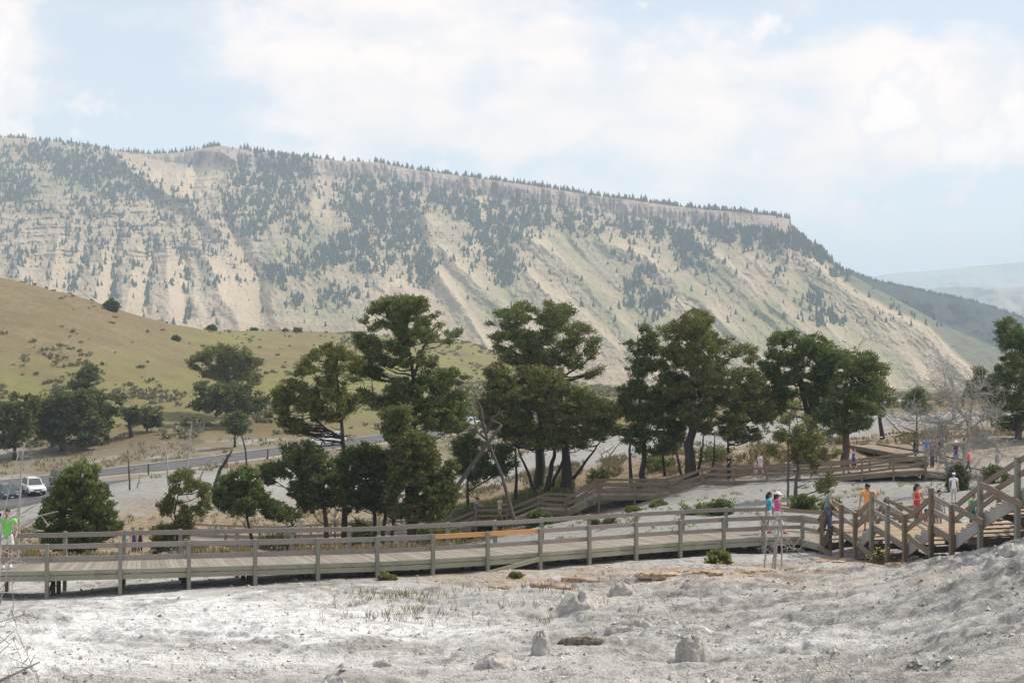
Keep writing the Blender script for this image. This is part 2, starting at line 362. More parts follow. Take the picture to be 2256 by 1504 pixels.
# coarse grid for the smooth base, bilinear to the fine grid
_uc = np.linspace(-1500, 3750, 160); _dc = np.geomspace(1.5, 1700, 260)
_Z = ground_base(*np.meshgrid(_uc, _dc))
def base_fast(u, d):
    fu = np.clip((u - _uc[0]) / (_uc[1] - _uc[0]), 0, len(_uc) - 1.001); fd = np.clip(np.log(d / 1.5) / np.log(_dc[1] / _dc[0]), 0, len(_dc) - 1.001)
    iu = fu.astype(int); idd = fd.astype(int); a = fu - iu; b = fd - idd
    return (_Z[idd, iu] * (1 - a) + _Z[idd, iu + 1] * a) * (1 - b) + (_Z[idd + 1, iu] * (1 - a) + _Z[idd + 1, iu + 1] * a) * b
ground_base_exact = ground_base
def ground_base(u, d):
    u, d = np.broadcast_arrays(np.atleast_1d(np.asarray(u, dtype=float)), np.atleast_1d(np.asarray(d, dtype=float)))
    return base_fast(u, d)
UU, DD = np.meshgrid(_us, _ds)
XX = (UU - CX) / F * DD
ZZ = ground_base(UU, DD) + ground_relief(UU, DD)
VV = HZ - ZZ / DD * F
# what the ground is made of
nz = fbm(XX / 6, DD / 6, 4, 101); nz2 = fbm(XX / 1.5, DD / 1.0, 4, 102)
hill = np.maximum(sstep(226, 246, DD + (nz - 0.5) * 16), sstep(196, 216, DD + (nz - .5) * 16) * sstep(1150, 1300, UU))
verge = sstep(172, 196, DD + (nz - 0.5) * 30) * (1 - hill) * (1 - 0.9 * sstep(1150, 1300, UU))
plain_far = sstep(206, 226, DD) * sstep(1150, 1300, UU)
soil = sstep(62, 70, DD) * (1 - sstep(120, 150, DD)) * (1 - sstep(900, 1150, UU + (nz - 0.5) * 500))
soil = np.maximum(soil, sstep(103, 109, DD + (nz2 - .5) * 6) * (1 - sstep(122, 134, DD)) * sstep(900, 1050, UU) * (1 - sstep(1900, 2050, UU) * 0.4))
soil = np.maximum(soil, sstep(118, 124, DD) * (1 - sstep(140, 160, DD + (nz - .5) * 14)) * sstep(1880, 1980, UU))
soil = soil * sstep(0.30, 0.5, nz2 + 0.12)
m_grass = np.clip(hill + 0.8 * verge * sstep(0.35, 0.55, nz + 0.1), 0, 1)
m_green = np.clip((ell(VV, 0, 872, 0, 72, 1) * (1 - sstep(1250, 1500, UU)) + ell(UU, VV, 900, 745, 160, 22) + ell(UU, VV, 500, 745, 120, 22)
                   + 0.8 * ell(UU, VV, 900, 800, 200, 60) + plain_far * (VV < 866) * 0.7) * m_grass + 0.25 * soil * (nz > 0.55), 0, 1)
m_dirt = soil
wav = (nz2 - 0.5) * 90
m_white = np.clip(1.5 * ell(UU, VV + wav, 560, 1375, 460, 36) + ell(UU, VV + wav, 90, 1440, 170, 60) + 0.7 * ell(UU, VV + wav, 400, 1330, 300, 22) + 0.8 * ell(UU, VV, 480, 1455, 500, 20)
                  + ell(UU, VV + wav * .4, 900, 1385, 160, 9) + 0.6 * ell(UU, VV + wav, 1700, 1400, 260, 22), 0, 1) * (DD < 66)
_ln = 1 - np.abs(2 * fbm(XX / 5.5, DD / .8, 4, 140) - 1) ; m_orange = sstep(.80, .93, _ln) * np.clip(2.2 * ell(UU, VV, 1500, 1266, 480, 22), 0, 1) * (DD < 66) + np.clip(0.6 * ell(UU, VV + wav * .25, 1230, 1272, 200, 9) + 1.5 * ell(UU, VV + wav * .2, 1600, 1262, 130, 9) + 1.4 * ell(UU, VV, 1860, 1234, 60, 9)
                   + .5 * ell(UU, VV + wav * .3, 1050, 1262, 120, 7) + 0.9 * ell(UU, VV + wav * .2, 1980, 1238, 110, 5), 0, 1) * (DD < 66) * sstep(0.3, 0.5, nz2)
m_grey = sstep(.50, .62, fbm(XX / 2.6 + 3, DD / 1.7, 4, 150)) * .8 * (DD < 66) + np.clip(ell(UU, VV + wav, 130, 1345, 200, 30) + 0.8 * ell(UU, VV + wav, 850, 1430, 330, 16) + ell(UU, VV + wav, 1450, 1385, 300, 34) + 0.8 * ell(UU, VV + wav, 2000, 1460, 400, 45)
                 + 0.6 * ell(UU, VV + wav, 2150, 1330, 200, 60), 0, 1) * (DD < 66)
nr, nc = UU.shape
idx = np.arange(nr * nc).reshape(nr, nc)
FF = np.stack([idx[:-1, :-1], idx[:-1, 1:], idx[1:, 1:], idx[1:, :-1]], -1).reshape(-1, 4)
m = NM('ground_material', 0.95, 0.1)
oc = m.coord()
nb = m.noise(0.35, 6, 0.6, oc); nm_ = m.noise(2.2, 6, 0.65, oc); nf = m.noise(9, 4, 0.65, oc); nff = m.noise(34, 3, 0.6, oc)
trav = m.mix(m.rng(nm_, 0.34, 0.66), (0.345, 0.335, 0.32), (0.58, 0.565, 0.55))
trav = m.mix(m.rng(nb, 0.35, 0.65), trav, (0.46, 0.445, 0.42))
trav = m.mix(m.math('MULTIPLY', m.attr('grey'), m.rng(nm_, 0.66, 0.36), True), trav, (0.20, 0.19, 0.18))
trav = m.mix(m.math('MULTIPLY', m.attr('white'), m.rng(nm_, 0.25, 0.6), True), trav, (0.83, 0.83, 0.84))
trav = m.mix(m.math('MULTIPLY', m.attr('orange'), m.rng(nf, 0.3, 0.6), True), trav, (0.38, 0.27, 0.185))
trav = m.mix(m.rng(nf, 0.56, 0.72, 0, 0.55), trav, (0.62, 0.59, 0.56))
trav = m.mix(m.rng(nff, 0.54, 0.68, 0, 0.6), trav, (0.15, 0.135, 0.12))
dirt = m.mix(m.rng(nm_, 0.35, 0.65), (0.15, 0.105, 0.065), (0.34, 0.27, 0.17))
dirt = m.mix(m.rng(nf, 0.58, 0.68, 0, 0.6), dirt, (0.45, 0.42, 0.36))
vs_ = m.n('ShaderNodeTexVoronoi'); m.set(vs_, 'Vector', oc); vs_.inputs['Scale'].default_value = 0.55
gn = m.noise(0.08, 5, 0.6, oc); gs = m.noise(1.1, 5, 0.7, oc)
grass = m.mix(m.rng(gn, 0.35, 0.65), (0.165, 0.128, 0.075), (0.22, 0.175, 0.105))
grass = m.mix(m.rng(gs, 0.45, 0.62, 0, 0.75), grass, (0.125, 0.105, 0.05))
grass = m.mix(m.rng(gs, 0.40, 0.22, 0, 0.6), grass, (0.34, 0.28, 0.165))
green = m.mix(m.rng(gs, 0.35, 0.65), (0.135, 0.145, 0.05), (0.225, 0.21, 0.085))
grass = m.mix(m.math('MULTIPLY', m.attr('green'), m.rng(gn, 0.3, 0.55), True), grass, green)
vc = m.n('ShaderNodeTexVoronoi', feature='DISTANCE_TO_EDGE'); vw = m.n('ShaderNodeVectorMath', operation='ADD'); m.set(vw, 0, m.mapped(oc, (1.3, 2.6, 1.3)))
nvc = m.n('ShaderNodeTexNoise'); m.set(nvc, 'Vector', oc); nvc.inputs['Scale'].default_value = 2.5; nvc.inputs['Detail'].default_value = 5; m.set(vw, 1, nvc.outputs[1]); m.set(vc, 'Vector', vw.outputs[0]); vc.inputs['Scale'].default_value = 1.1
crk = m.math('MULTIPLY', m.rng(vc.outputs[0], .0, .045, 1, 0), m.rng(nb, .42, .58), True)
trav = m.mix(m.math('MULTIPLY', crk, .65), trav, (0.13, 0.12, 0.105))
trav = m.mix(m.math('MULTIPLY', m.attr('mid'), 0.9), trav, m.mix(m.rng(nm_, .35, .65), (0.235, 0.23, 0.22), (0.34, 0.33, 0.315)))
c = m.mix(m.attr('dirt'), trav, dirt); c = m.mix(m.attr('grass'), c, grass)
m.col(c)
hb = m.math('ADD', m.math('MULTIPLY', nf, 0.6), m.math('MULTIPLY', nff, 0.4)); m.bump(hb, 1.0, 0.12)
ground = mesh_np('ground', np.stack([XX, DD, ZZ], -1).reshape(-1, 3), FF, m.mat, smooth=True,
                 attrs={'grass': m_grass, 'green': m_green, 'dirt': m_dirt, 'white': m_white, 'orange': np.clip(m_orange, 0, 1), 'grey': np.clip(m_grey, 0, 1), 'mid': sstep(63, 72, DD)})
tag(ground, 'pale grey travertine terraces giving way to brown soil and dry grassy hill', None, None, 'structure')

# road: ribbon laid a little above the ground it follows
def ribbon(name, pts, width, mat, lift, label, n_across=4, step=2.0):
    pl = []; pts = [Vector(p) for p in pts]
    for i in range(len(pts) - 1):
        n = max(1, int((pts[i + 1] - pts[i]).length / step))
        for k in range(n): pl.append(pts[i].lerp(pts[i + 1], k / n))
    pl.append(pts[-1]); sm = pl[:]
    for _ in range(12): sm = [sm[0]] + [(sm[i - 1] + sm[i] * 2 + sm[i + 1]) / 4 for i in range(1, len(sm) - 1)] + [sm[-1]]
    V = []; zsm = []
    for p in sm: zsm.append(zg(p.x, p.y))
    zsm = np.convolve(np.pad(zsm, 6, 'edge'), np.ones(13) / 13, 'valid')
    for i, p in enumerate(sm):
        t = (sm[min(i + 1, len(sm) - 1)] - sm[max(i - 1, 0)]).normalized(); nrm = Vector((-t.y, t.x, 0))
        for k in range(n_across + 1):
            q = p + nrm * width * (k / n_across - 0.5); z = max(zsm[i], zg(q.x, q.y)) + lift
            V.append((q.x, q.y, z))
        V.append((q.x, q.y, z - 1.5)); q = p - nrm * width * 0.5; V.append((q.x, q.y, V[-2 - n_across][2] - 1.5))
    k_ = n_across + 3; Fq = []
    for i in range(len(sm) - 1):
        a = i * k_; b = a + k_
        for k in range(n_across): Fq.append((a + k, b + k, b + k + 1, a + k + 1))
        Fq.append((a + n_across, b + n_across, b + n_across + 1, a + n_across + 1)); Fq.append((a, a + n_across + 2, b + n_across + 2, b))
    o = mesh_np(name, V, Fq, mat, smooth=True); tag(o, label, None, None, 'structure'); return o, sm
am = NM('asphalt', 0.85, 0.3); an_ = am.noise(0.5, 5, 0.6); am.col(am.mix(am.rng(an_, 0.3, 0.7), (0.075, 0.075, 0.077), (0.11, 0.11, 0.112)))
def RP(u, d): x = (u - CX) / F * d; return (x, d, 0)
road_pts = [RP(-900, 168), RP(-300, 176), RP(0, 184), (*RP(200, 191)[:2], 0), RP(400, 199), RP(600, 209), RP(800, 223), RP(950, 236), RP(1100, 252), RP(1300, 280), RP(1500, 310)]
gvm = plain('shoulder_gravel', (0.30, 0.275, 0.235), 1.0, .25, 3)
shoulder, _ = ribbon('road_shoulder', road_pts, 11.2, gvm, 0.07, 'pale gravel shoulder along the road')
road, road_line = ribbon('road', road_pts, 8.6, am.mat, 0.12, 'grey asphalt road crossing behind the trees')
parking, _ = ribbon('parking_bay', [RP(-400, 163), RP(0, 171), RP(110, 173.5), RP(190, 180)], 13, am.mat, 0.1, 'asphalt pull-off where the cars are parked')

# ------------------------------------------------------------------ the mountain
CREST = np.array([(-900, 310), (-400, 290), (0, 303), (60, 306), (120, 312), (190, 320), (250, 333), (330, 340), (400, 336), (450, 326), (490, 321), (530, 328), (600, 338), (700, 350),
                  (760, 355), (830, 358), (900, 372), (1000, 386), (1100, 399), (1200, 413), (1300, 430), (1400, 442), (1500, 456), (1580, 464), (1650, 470), (1700, 475), (1738, 482), (1748, 502), (1775, 525), (1810, 550),
                  (1859, 596), (1923, 632), (2007, 676), (2083, 718), (2204, 768), (2256, 792), (2400, 850), (2600, 880)], dtype=float)
CD = np.array([(-900, 3100), (0, 2950), (500, 2800), (1000, 2700), (1500, 2520), (1738, 2420), (1860, 2280), (2083, 1980), (2256, 1760), (2600, 1500)], dtype=float)
VB = 905.0
def crest_v(u): return np.interp(u, CREST[:, 0], CREST[:, 1])
RIDGES = [  # column/row lines of rib crests, half width, height in metres
 ([(962, 545), (1033, 601), (1100, 672), (1180, 745), (1230, 800)], 34, 30), ([(945, 580), (1000, 640), (1033, 700), (1080, 760), (1100, 850)], 30, 26),
 ([(1120, 520), (1190, 530), (1240, 575), (1290, 625), (1350, 690), (1400, 745), (1440, 820)], 36, 32), ([(1150, 590), (1200, 640), (1280, 690), (1360, 770)], 26, 20),
 ([(1310, 520), (1411, 558), (1476, 608), (1514, 653), (1571, 695), (1628, 740), (1700, 795), (1760, 850)], 42, 34), ([(1440, 700), (1490, 660), (1560, 720), (1640, 790), (1690, 850)], 32, 22),
 ([(1510, 520), (1552, 543), (1628, 600), (1673, 646), (1722, 691), (1772, 733), (1830, 800)], 36, 26), ([(1700, 500), (1738, 530), (1820, 595), (1875, 640), (1950, 683), (2037, 721), (2102, 786), (2143, 820), (2180, 860)], 60, 60),
 ([(1640, 560), (1730, 620), (1800, 680), (1850, 730), (1870, 790)], 34, 20), ([(1850, 720), (1880, 760), (1940, 810), (1960, 850)], 26, 14), ([(1950, 690), (1990, 760), (2040, 830)], 26, 14),
 ([(700, 780), (800, 700), (850, 630), (880, 620), (920, 660), (960, 720)], 30, 20), ([(600, 640), (690, 600), (770, 565), (840, 590)], 26, 18), ([(600, 720), (700, 680), (800, 640)], 22, 12),
 ([(40, 540), (50, 620), (30, 700)], 26, 22), ([(130, 520), (110, 600), (100, 680)], 24, 22), ([(232, 530), (215, 610), (195, 690)], 26, 28), ([(305, 540), (290, 620), (270, 700)], 24, 26),
 ([(368, 540), (372, 620), (380, 720)], 22, 22), ([(455, 560), (480, 620), (520, 700), (540, 760)], 40, 34), ([(230, 330), (300, 380), (345, 412), (420, 445), (470, 500)], 24, 40), ([(0, 400), (60, 440), (150, 450), (300, 440)], 30, 18),
 ([(480, 335), (515, 360), (505, 420), (480, 470)], 18, 26), ([(700, 370), (690, 430), (640, 520), (600, 560)], 26, 22), ([(1050, 420), (1060, 500), (1020, 560)], 20, 16), ([(860, 400), (900, 450), (960, 500)], 26, 20)]
GULLIES = [([(199, 541), (177, 602), (152, 660)], 14, 18), ([(266, 500), (250, 630), (246, 700)], 16, 26), ([(344, 534), (333, 612), (319, 690)], 14, 18), ([(397, 552), (411, 612), (415, 700)], 14, 18),
 ([(500, 480), (540, 570), (567, 612), (574, 665), (567, 740)], 24, 34), ([(445, 350), (418, 420), (440, 450), (450, 500)], 26, 34), ([(1095, 420), (1100, 560), (1110, 640), (1180, 700)], 30, 26), ([(915, 470), (925, 600), (980, 680)], 26, 22),
 ([(1400, 640), (1380, 680), (1420, 760), (1480, 830)], 26, 20), ([(1240, 520), (1300, 600), (1380, 680)], 18, 14), ([(1600, 560), (1700, 680), (1800, 780)], 18, 14), ([(1790, 640), (1830, 710), (1860, 730)], 16, 14)]
def shear(u): return np.interp(u, (0, 250, 420, 600, 900, 1300, 1800, 2100), (-0.25, -0.2, 0.1, 0.35, 0.7, 0.95, 1.1, 1.0))
def mount_depth(u, v):
    u = np.asarray(u, dtype=float); v = np.asarray(v, dtype=float)
    cv = crest_v(u); cd = np.interp(u, CD[:, 0], CD[:, 1]); bd = 1420.0
    s = np.clip((v - cv) / (VB - cv), -0.2, 1)
    px = v - cv
    cl = sstep(250, 480, u) * (1 - sstep(1560, 1745, u))            # cliff band below the crest: little depth lost over its first rows
    ch = 34 * cl
    drop = np.where(px < ch, px * 0.25, ch * 0.25 + (px - ch) * (1 + 0.0 * px))
    tot = np.maximum(ch * 0.25 + (VB - cv - ch), 1)
    d = cd + (bd - cd) * np.clip(drop / tot, -0.02, 1) ** 0.92
    wu = u + (fbm(u / 60, v / 60, 3, 201) - 0.5) * 22; wv = v + (fbm(u / 60, v / 60, 3, 205) - 0.5) * 22
    b = np.zeros(u.shape)
    for line, w, A in RIDGES:
        dd, t = seg_dist(wu, wv, line); w2 = w * (0.7 + 0.8 * t); b = np.maximum(b, A * 1.35 * np.clip(1 - dd / w2, 0, 1) ** 1.15 * sstep(0, 0.12, t + 0.05))
    for line, w, A in GULLIES:
        dd, t = seg_dist(wu, wv, line); b = b - A * 1.2 * np.clip(1 - dd / (w * (0.8 + 0.5 * t)), 0, 1)
    q = wu - shear(u) * (wv - 600)
    slope = sstep(ch + 4, ch + 40, px)
    b = b + slope * ((ridged(q / 60, wv / 170, 3, 211, 0.5) - 0.6) * 22 + (fbm(q / 16, wv / 45, 3, 215, 0.6) - 0.5) * 9 + (fbm(u / 6, v / 6, 3, 219) - 0.5) * 12)
    lay = sstep(0, 60, px) * (1 - sstep(560, 640, v)) * (1 - sstep(560, 620, u))
    b = b + lay * (fbm(u / 80, (v + 8 * fbm(u / 40, v / 40, 2, 9)) / 5, 3, 231) - 0.5) * 20
    cliff = (1 - sstep(ch - 4, ch + 10, px)) * cl
    b = b + cliff * ((ridged(u / 7, v / 40, 3, 241) - 0.5) * 26 + (ridged(u / 30, v / 90, 2, 244) - 0.5) * 30)
    return d - b * sstep(-2, 12, px) * (1 - 0.0 * s)
_mu = np.concatenate([np.linspace(-900, -20, 120, endpoint=False), np.linspace(-20, 2280, 1150, endpoint=False), np.linspace(2280, 2600, 60)])
_ms = np.linspace(0, 1, 330)
MU, MS = np.meshgrid(_mu, _ms)
MCV = crest_v(MU) ; MV = MCV + (VB - MCV) * MS
MD = mount_depth(MU, MV)
X = (MU - CX) / F * MD; Zm = (HZ - MV) / F * MD
# plateau and back slope behind the crest make it solid
back = []
for k, (dy, dz) in enumerate(((60, -2), (300, -14), (900, -60), (1600, -260))):
    sc = np.interp(_mu, (1740, 1860), (1, 0.25)); dd = MD[0] + dy * sc
    back.append(np.stack([X[0] / MD[0] * dd, dd, Zm[0] + dz - (1 - sc) * dy * 0.25], -1))
top = np.stack(back[::-1], 0); allp = np.concatenate([top, np.stack([X, MD, Zm], -1)], 0)
nb_, nrow = 4, allp.shape[0]; ncol = allp.shape[1]
idx = np.arange(nrow * ncol).reshape(nrow, ncol)
FF = np.stack([idx[:-1, :-1], idx[1:, :-1], idx[1:, 1:], idx[:-1, 1:]], -1).reshape(-1, 4)
MUa = np.concatenate([np.repeat(_mu[None], 4, 0), MU]); MVa = np.concatenate([np.repeat(MCV[:1], 4, 0), MV]); PX = MVa - crest_v(MUa)
CL = sstep(250, 480, MUa) * (1 - sstep(1738, 1750, MUa))
wob = (fbm(MUa / 40, MVa / 25, 4, 301) - 0.5)
a_cliff = CL * sstep(3, 7, PX) * (1 - sstep(30, 46, PX + wob * 40)) 
a_cliff = np.maximum(a_cliff, ell(MUa, MVa, 415, 545, 50, 18) * 1.3 * (wob > -0.1)); a_cliff = np.maximum(a_cliff, ell(MUa, MVa, 490, 342, 34, 14) * 1.2)
def blobs(L):
    t = np.zeros(MUa.shape)
    for (a, b, c, d, e) in L: t = t + e * ell(MUa, MVa, a, b, c, d)
    return t
a_green = blobs([(120, 405, 80, 22, 1.2), (200, 412, 110, 14, 1), (310, 415, 40, 12, 1), (640, 560, 70, 22, 1.3), (700, 520, 50, 30, 1.0), (660, 640, 90, 50, .6), (750, 690, 120, 50, .5), (960, 480, 60, 30, .5),
                 (1120, 660, 70, 50, .8), (1330, 640, 60, 90, .8), (1290, 560, 60, 60, .6), (1500, 760, 130, 60, .7), (1430, 740, 60, 60, .8), (1560, 620, 60, 40, .8), (1650, 760, 120, 40, .6), (1720, 700, 50, 60, .6), (1780, 640, 60, 60, .7),
                 (1850, 640, 60, 40, .6), (1900, 740, 60, 50, .5), (1990, 790, 60, 40, .5), (1060, 700, 50, 40, .5), (1600, 540, 100, 30, .6), (1850, 810, 140, 30, .4)])
q = MUa - shear(MUa) * (MVa - 600)
a_green = a_green * (0.55 + 0.9 * sstep(0.42, 0.6, fbm(q / 30, MVa / 120, 4, 311))) + 0.5 * sstep(900, 1300, MUa) * sstep(0.5, 0.62, fbm(q / 22, MVa / 130, 4, 315)) * sstep(60, 110, PX)
a_green = np.clip(a_green * .85, 0, 1) * (1 - np.clip(a_cliff, 0, 1))
a_pale = np.clip(blobs([(470, 640, 120, 90, .9), (220, 620, 200, 80, .6), (370, 390, 90, 60, .8), (450, 400, 40, 60, .7), (720, 440, 30, 60, .6)]), 0, 1)
for line, w, A in RIDGES:
    dd, t = seg_dist(MUa, MVa, line); a_pale = np.maximum(a_pale, 0.8 * np.clip(1.2 - dd / 16, 0, 1) * (MUa > 800))
_d9, _t9 = seg_dist(MUa, MVa, RIDGES[7][0]); a_dark = sstep(1790, 1860, MUa) * (MVa < np.interp(MUa, [p[0] for p in RIDGES[7][0]], [p[1] for p in RIDGES[7][0]])) * sstep(2, 14, _d9)  # darker colour on the flank beyond the end ridge
m = NM('mountain_material', 1.0, 0.05); oc = m.coord()
big = m.noise(0.01, 6, 0.6, oc); med = m.noise(0.05, 5, 0.65, oc); fin = m.noise(0.22, 4, 0.7, oc)
st = m.noise(1.0, 4, 0.6, m.mapped(oc, (0.006, 0.006, 0.16)))
soil_c = m.mix(m.rng(med, 0.35, 0.65), (0.33, 0.255, 0.175), (0.44, 0.345, 0.24))
soil_c = m.mix(m.rng(st, 0.45, 0.62, 0, 0.35), soil_c, (0.56, 0.49, 0.37))
soil_c = m.mix(m.rng(fin, 0.53, 0.66, 0, 0.65), soil_c, (0.17, 0.155, 0.11))
pale = m.mix(m.rng(fin, 0.35, 0.65), (0.48, 0.385, 0.27), (0.60, 0.49, 0.355))
gr = m.mix(m.rng(med, 0.35, 0.65), (0.235, 0.225, 0.125), (0.32, 0.295, 0.18))
gr = m.mix(m.rng(fin, 0.58, 0.7, 0, 0.6), gr, (0.12, 0.13, 0.08))
clf = m.mix(m.rng(m.noise(1.0, 5, 0.7, m.mapped(oc, (0.12, 0.12, 0.02))), 0.35, 0.65), (0.24, 0.19, 0.165), (0.50, 0.41, 0.35))
c = m.mix(m.attr('pale'), soil_c, pale); c = m.mix(m.attr('green'), c, gr); c = m.mix(m.math('MULTIPLY', m.attr('dark_flank'), m.rng(med, .3, .6, .5, .95)), c, (0.10, 0.115, 0.075)); c = m.mix(m.attr('cliff'), c, clf)
m.col(c); m.bump(m.math('ADD', med, m.math('MULTIPLY', fin, 0.7)), 0.8, 9.0)
mountain = mesh_np('mountain', allp.reshape(-1, 3), FF, m.mat, smooth=True, attrs={'green': a_green, 'cliff': np.clip(a_cliff, 0, 1), 'pale': a_pale, 'dark_flank': a_dark})
tag(mountain, 'long pale cliff-topped mountain with gullied scree slopes', None, None, 'structure')

def far_hill(name, crest, d0, d1, vb, mat, amp, label, seed):
    c = np.array(crest, dtype=float); us = np.linspace(c[0, 0], c[-1, 0], 420); ss = np.linspace(0, 1, 70); U_, S_ = np.meshgrid(us, ss)
    cv = np.interp(U_, c[:, 0], c[:, 1]) + (fbm(U_ / 14, U_ * 0, 4, seed) - 0.5) * 3; V_ = cv + (vb - cv) * S_; D_ = d1 + (d0 - d1) * S_
    D_ = D_ - (ridged(U_ / 60, V_ / 50, 4, seed) - 0.5) * amp * sstep(0, 0.1, S_)
    pts = np.stack([(U_ - CX) / F * D_, D_, (HZ - V_) / F * D_], -1)
    bk = np.stack([pts[0, :, 0] * 1.15, pts[0, :, 1] * 1.15, pts[0, :, 2] - (d1 - d0) * 0.15], -1)[None]
    pts = np.concatenate([bk, pts]); n, k = pts.shape[:2]; ix = np.arange(n * k).reshape(n, k)
    o = mesh_np(name, pts.reshape(-1, 3), np.stack([ix[:-1, :-1], ix[1:, :-1], ix[1:, 1:], ix[:-1, 1:]], -1).reshape(-1, 4), mat, smooth=True)
    tag(o, label, None, None, 'structure'); return o
fm = NM('far_forest', 1.0, 0.05); fn = fm.noise(0.02, 6, 0.7); fm.col(fm.mix(fm.rng(fn, 0.35, 0.6), (0.012, 0.022, 0.016), (0.035, 0.048, 0.032))); fm.bump(fn, 0.6, 12)
hm = NM('far_meadow', 1.0, 0.05); hn = hm.noise(0.0025, 6, 0.65); hm.col(hm.mix(hm.rng(hn, 0.4, 0.6), (0.30, 0.25, 0.15), (0.08, 0.10, 0.06)))
far_hill('forested_ridge', [(1700, 520), (1859, 591), (1925, 617), (2000, 633), (2100, 654), (2150, 664), (2256, 700), (2500, 760), (2900, 820)], 1950, 2650, 900, fm.mat, 160, 'dark blue forested ridge dropping behind the mountain end', 61)
far_hill('middle_hills', [(1500, 700), (1900, 652), (2000, 640), (2100, 632), (2200, 634), (2300, 629), (2600, 640), (3400, 690)], 5200, 6500, 800, hm.mat, 400, 'hazy hills beyond the forested ridge', 67)
far_hill('distant_hills', [(1200, 660), (1700, 640), (1900, 612), (1990, 600), (2070, 594), (2130, 588), (2200, 582), (2256, 577), (2400, 575), (2700, 600), (3600, 660)], 8500, 11000, 720, hm.mat, 700, 'faint distant hills on the horizon', 71)
basem = plain('valley_floor', (0.30, 0.26, 0.16), 1.0, 0.2, 0.01)
vf = MB(); vf.add([(-12000, 1500, -190), (12000, 1500, -190), (12000, 15000, -190), (-12000, 15000, -190)], [(0, 1, 2, 3)])
tag(vf.build('valley_floor', basem), 'dry valley floor beyond the terraces', None, None, 'structure')
# air
hz = MB(); hz.box((0, 6500, 75), (30000, 17400, 572))
hmt = bpy.data.materials.new('haze_air'); hmt.use_nodes = True; hmt.node_tree.nodes.clear()
pv = hmt.node_tree.nodes.new('ShaderNodeVolumePrincipled'); ov = hmt.node_tree.nodes.new('ShaderNodeOutputMaterial')
pv.inputs['Color'].default_value = (0.69, 0.84, 1.0, 1); pv.inputs['Density'].default_value = 0.00017; pv.inputs['Anisotropy'].default_value = 0.0
hmt.node_tree.links.new(pv.outputs[0], ov.inputs['Volume'])
haze = hz.build('haze', hmt); tag(haze, 'pale summer haze between the terraces and the mountain', None, None, 'stuff')
# ------------------------------------------------------------------ timber
def wood(name, a, b, streak=(2.5, 2.5, 18), isl=0.45, stain=(0.10, 0.09, 0.08), st=0.35):
    m = NM(name, 0.9, 0.15); oc = m.coord()
    g = m.noise(6.0, 5, 0.65, m.mapped(oc, streak)); h = m.noise(1.3, 4, 0.6, oc)
    c = m.mix(m.rng(g, 0.3, 0.7), a, b); c = m.mix(m.rng(h, 0.55, 0.75, 0, st), c, stain)
    v = m.rng(m.island(), 0, 1, 1 - isl, 1 + isl * 0.55)
    hs = m.n('ShaderNodeHueSaturation'); m.set(hs, 'Color', c); m.set(hs, 'Value', v); m.bump(g, 0.4, 0.01)
    return m.col(hs.outputs[0])
W_deck = wood('weathered_deck', (0.20, 0.18, 0.155), (0.31, 0.28, 0.24), isl=0.22)
W_rail = wood('weathered_rail', (0.19, 0.165, 0.145), (0.36, 0.325, 0.29), (12, 12, 3))
W_post = wood('greenish_post', (0.19, 0.185, 0.15), (0.29, 0.285, 0.235), isl=0.4)
W_rim = wood('greenish_rim', (0.25, 0.25, 0.185), (0.37, 0.365, 0.275), (14, 14, 3))
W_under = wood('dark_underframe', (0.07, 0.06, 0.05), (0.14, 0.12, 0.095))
W_new = wood('new_timber', (0.52, 0.27, 0.11), (0.66, 0.38, 0.17), (14, 14, 3), isl=0.1, stain=(0.3, 0.15, 0.06))
W_brown = wood('brown_rail', (0.145, 0.112, 0.085), (0.29, 0.235, 0.18), (12, 12, 3))
W_bpost = wood('brown_post', (0.14, 0.105, 0.07), (0.26, 0.20, 0.14), isl=0.3)
W_udeck = wood('brown_deck', (0.22, 0.175, 0.13), (0.33, 0.27, 0.21), isl=0.22)
W_stair = wood('stair_deck', (0.27, 0.205, 0.14), (0.40, 0.32, 0.23), isl=0.2)
W_string = wood('grey_stringer', (0.27, 0.255, 0.24), (0.39, 0.37, 0.35), (12, 12, 3), isl=0.1)
W_snag = wood('silvery_deadwood', (0.27, 0.25, 0.23), (0.45, 0.43, 0.40), (5, 5, 2), isl=0.2, st=0.25)

def V3(p): return Vector(p)
def normals(pts):
    out = []
    for i in range(len(pts)):
        t = pts[min(i + 1, len(pts) - 1)] - pts[max(i - 1, 0)]; t.z = 0; t.normalize(); out.append(Vector((-t.y, t.x, 0)))
    return out
def planks(mb, a0, a1, b0, b1, w=0.145, gap=0.008, th=0.045, over=0.05):
    """planks laid across from edge a to edge b"""
    L = max((a1 - a0).length, (b1 - b0).length); n = max(1, int(round(L / (w + gap)))); g = gap / L / 2 * 1.0
    for k in range(n):
        t0, t1 = k / n + g, (k + 1) / n - g; j = R.uniform(-0.003, 0.003); o = R.uniform(-0.02, 0.03)
        p = [a0.lerp(a1, t0), a0.lerp(a1, t1), b0.lerp(b1, t1), b0.lerp(b1, t0)]
        ax = (p[3] - p[0]).normalized() * (over + o); p[0] = p[0] - ax; p[1] = p[1] - ax; p[2] = p[2] + ax; p[3] = p[3] + ax
        p = [q + Vector((0, 0, j)) for q in p]; lo = [q - Vector((0, 0, th)) for q in p]
        mb.hexa(lo + p)
def rail_part(root, name, a, b, w, h, mat, trim=0.06, label=None, sag=0.0):
    d = (b - a).normalized(); mb = MB(); mb.board(a + d * trim, b - d * trim, w, h)
    o = mb.build(name, mat, root)
    if label: o['label'] = label
    return o
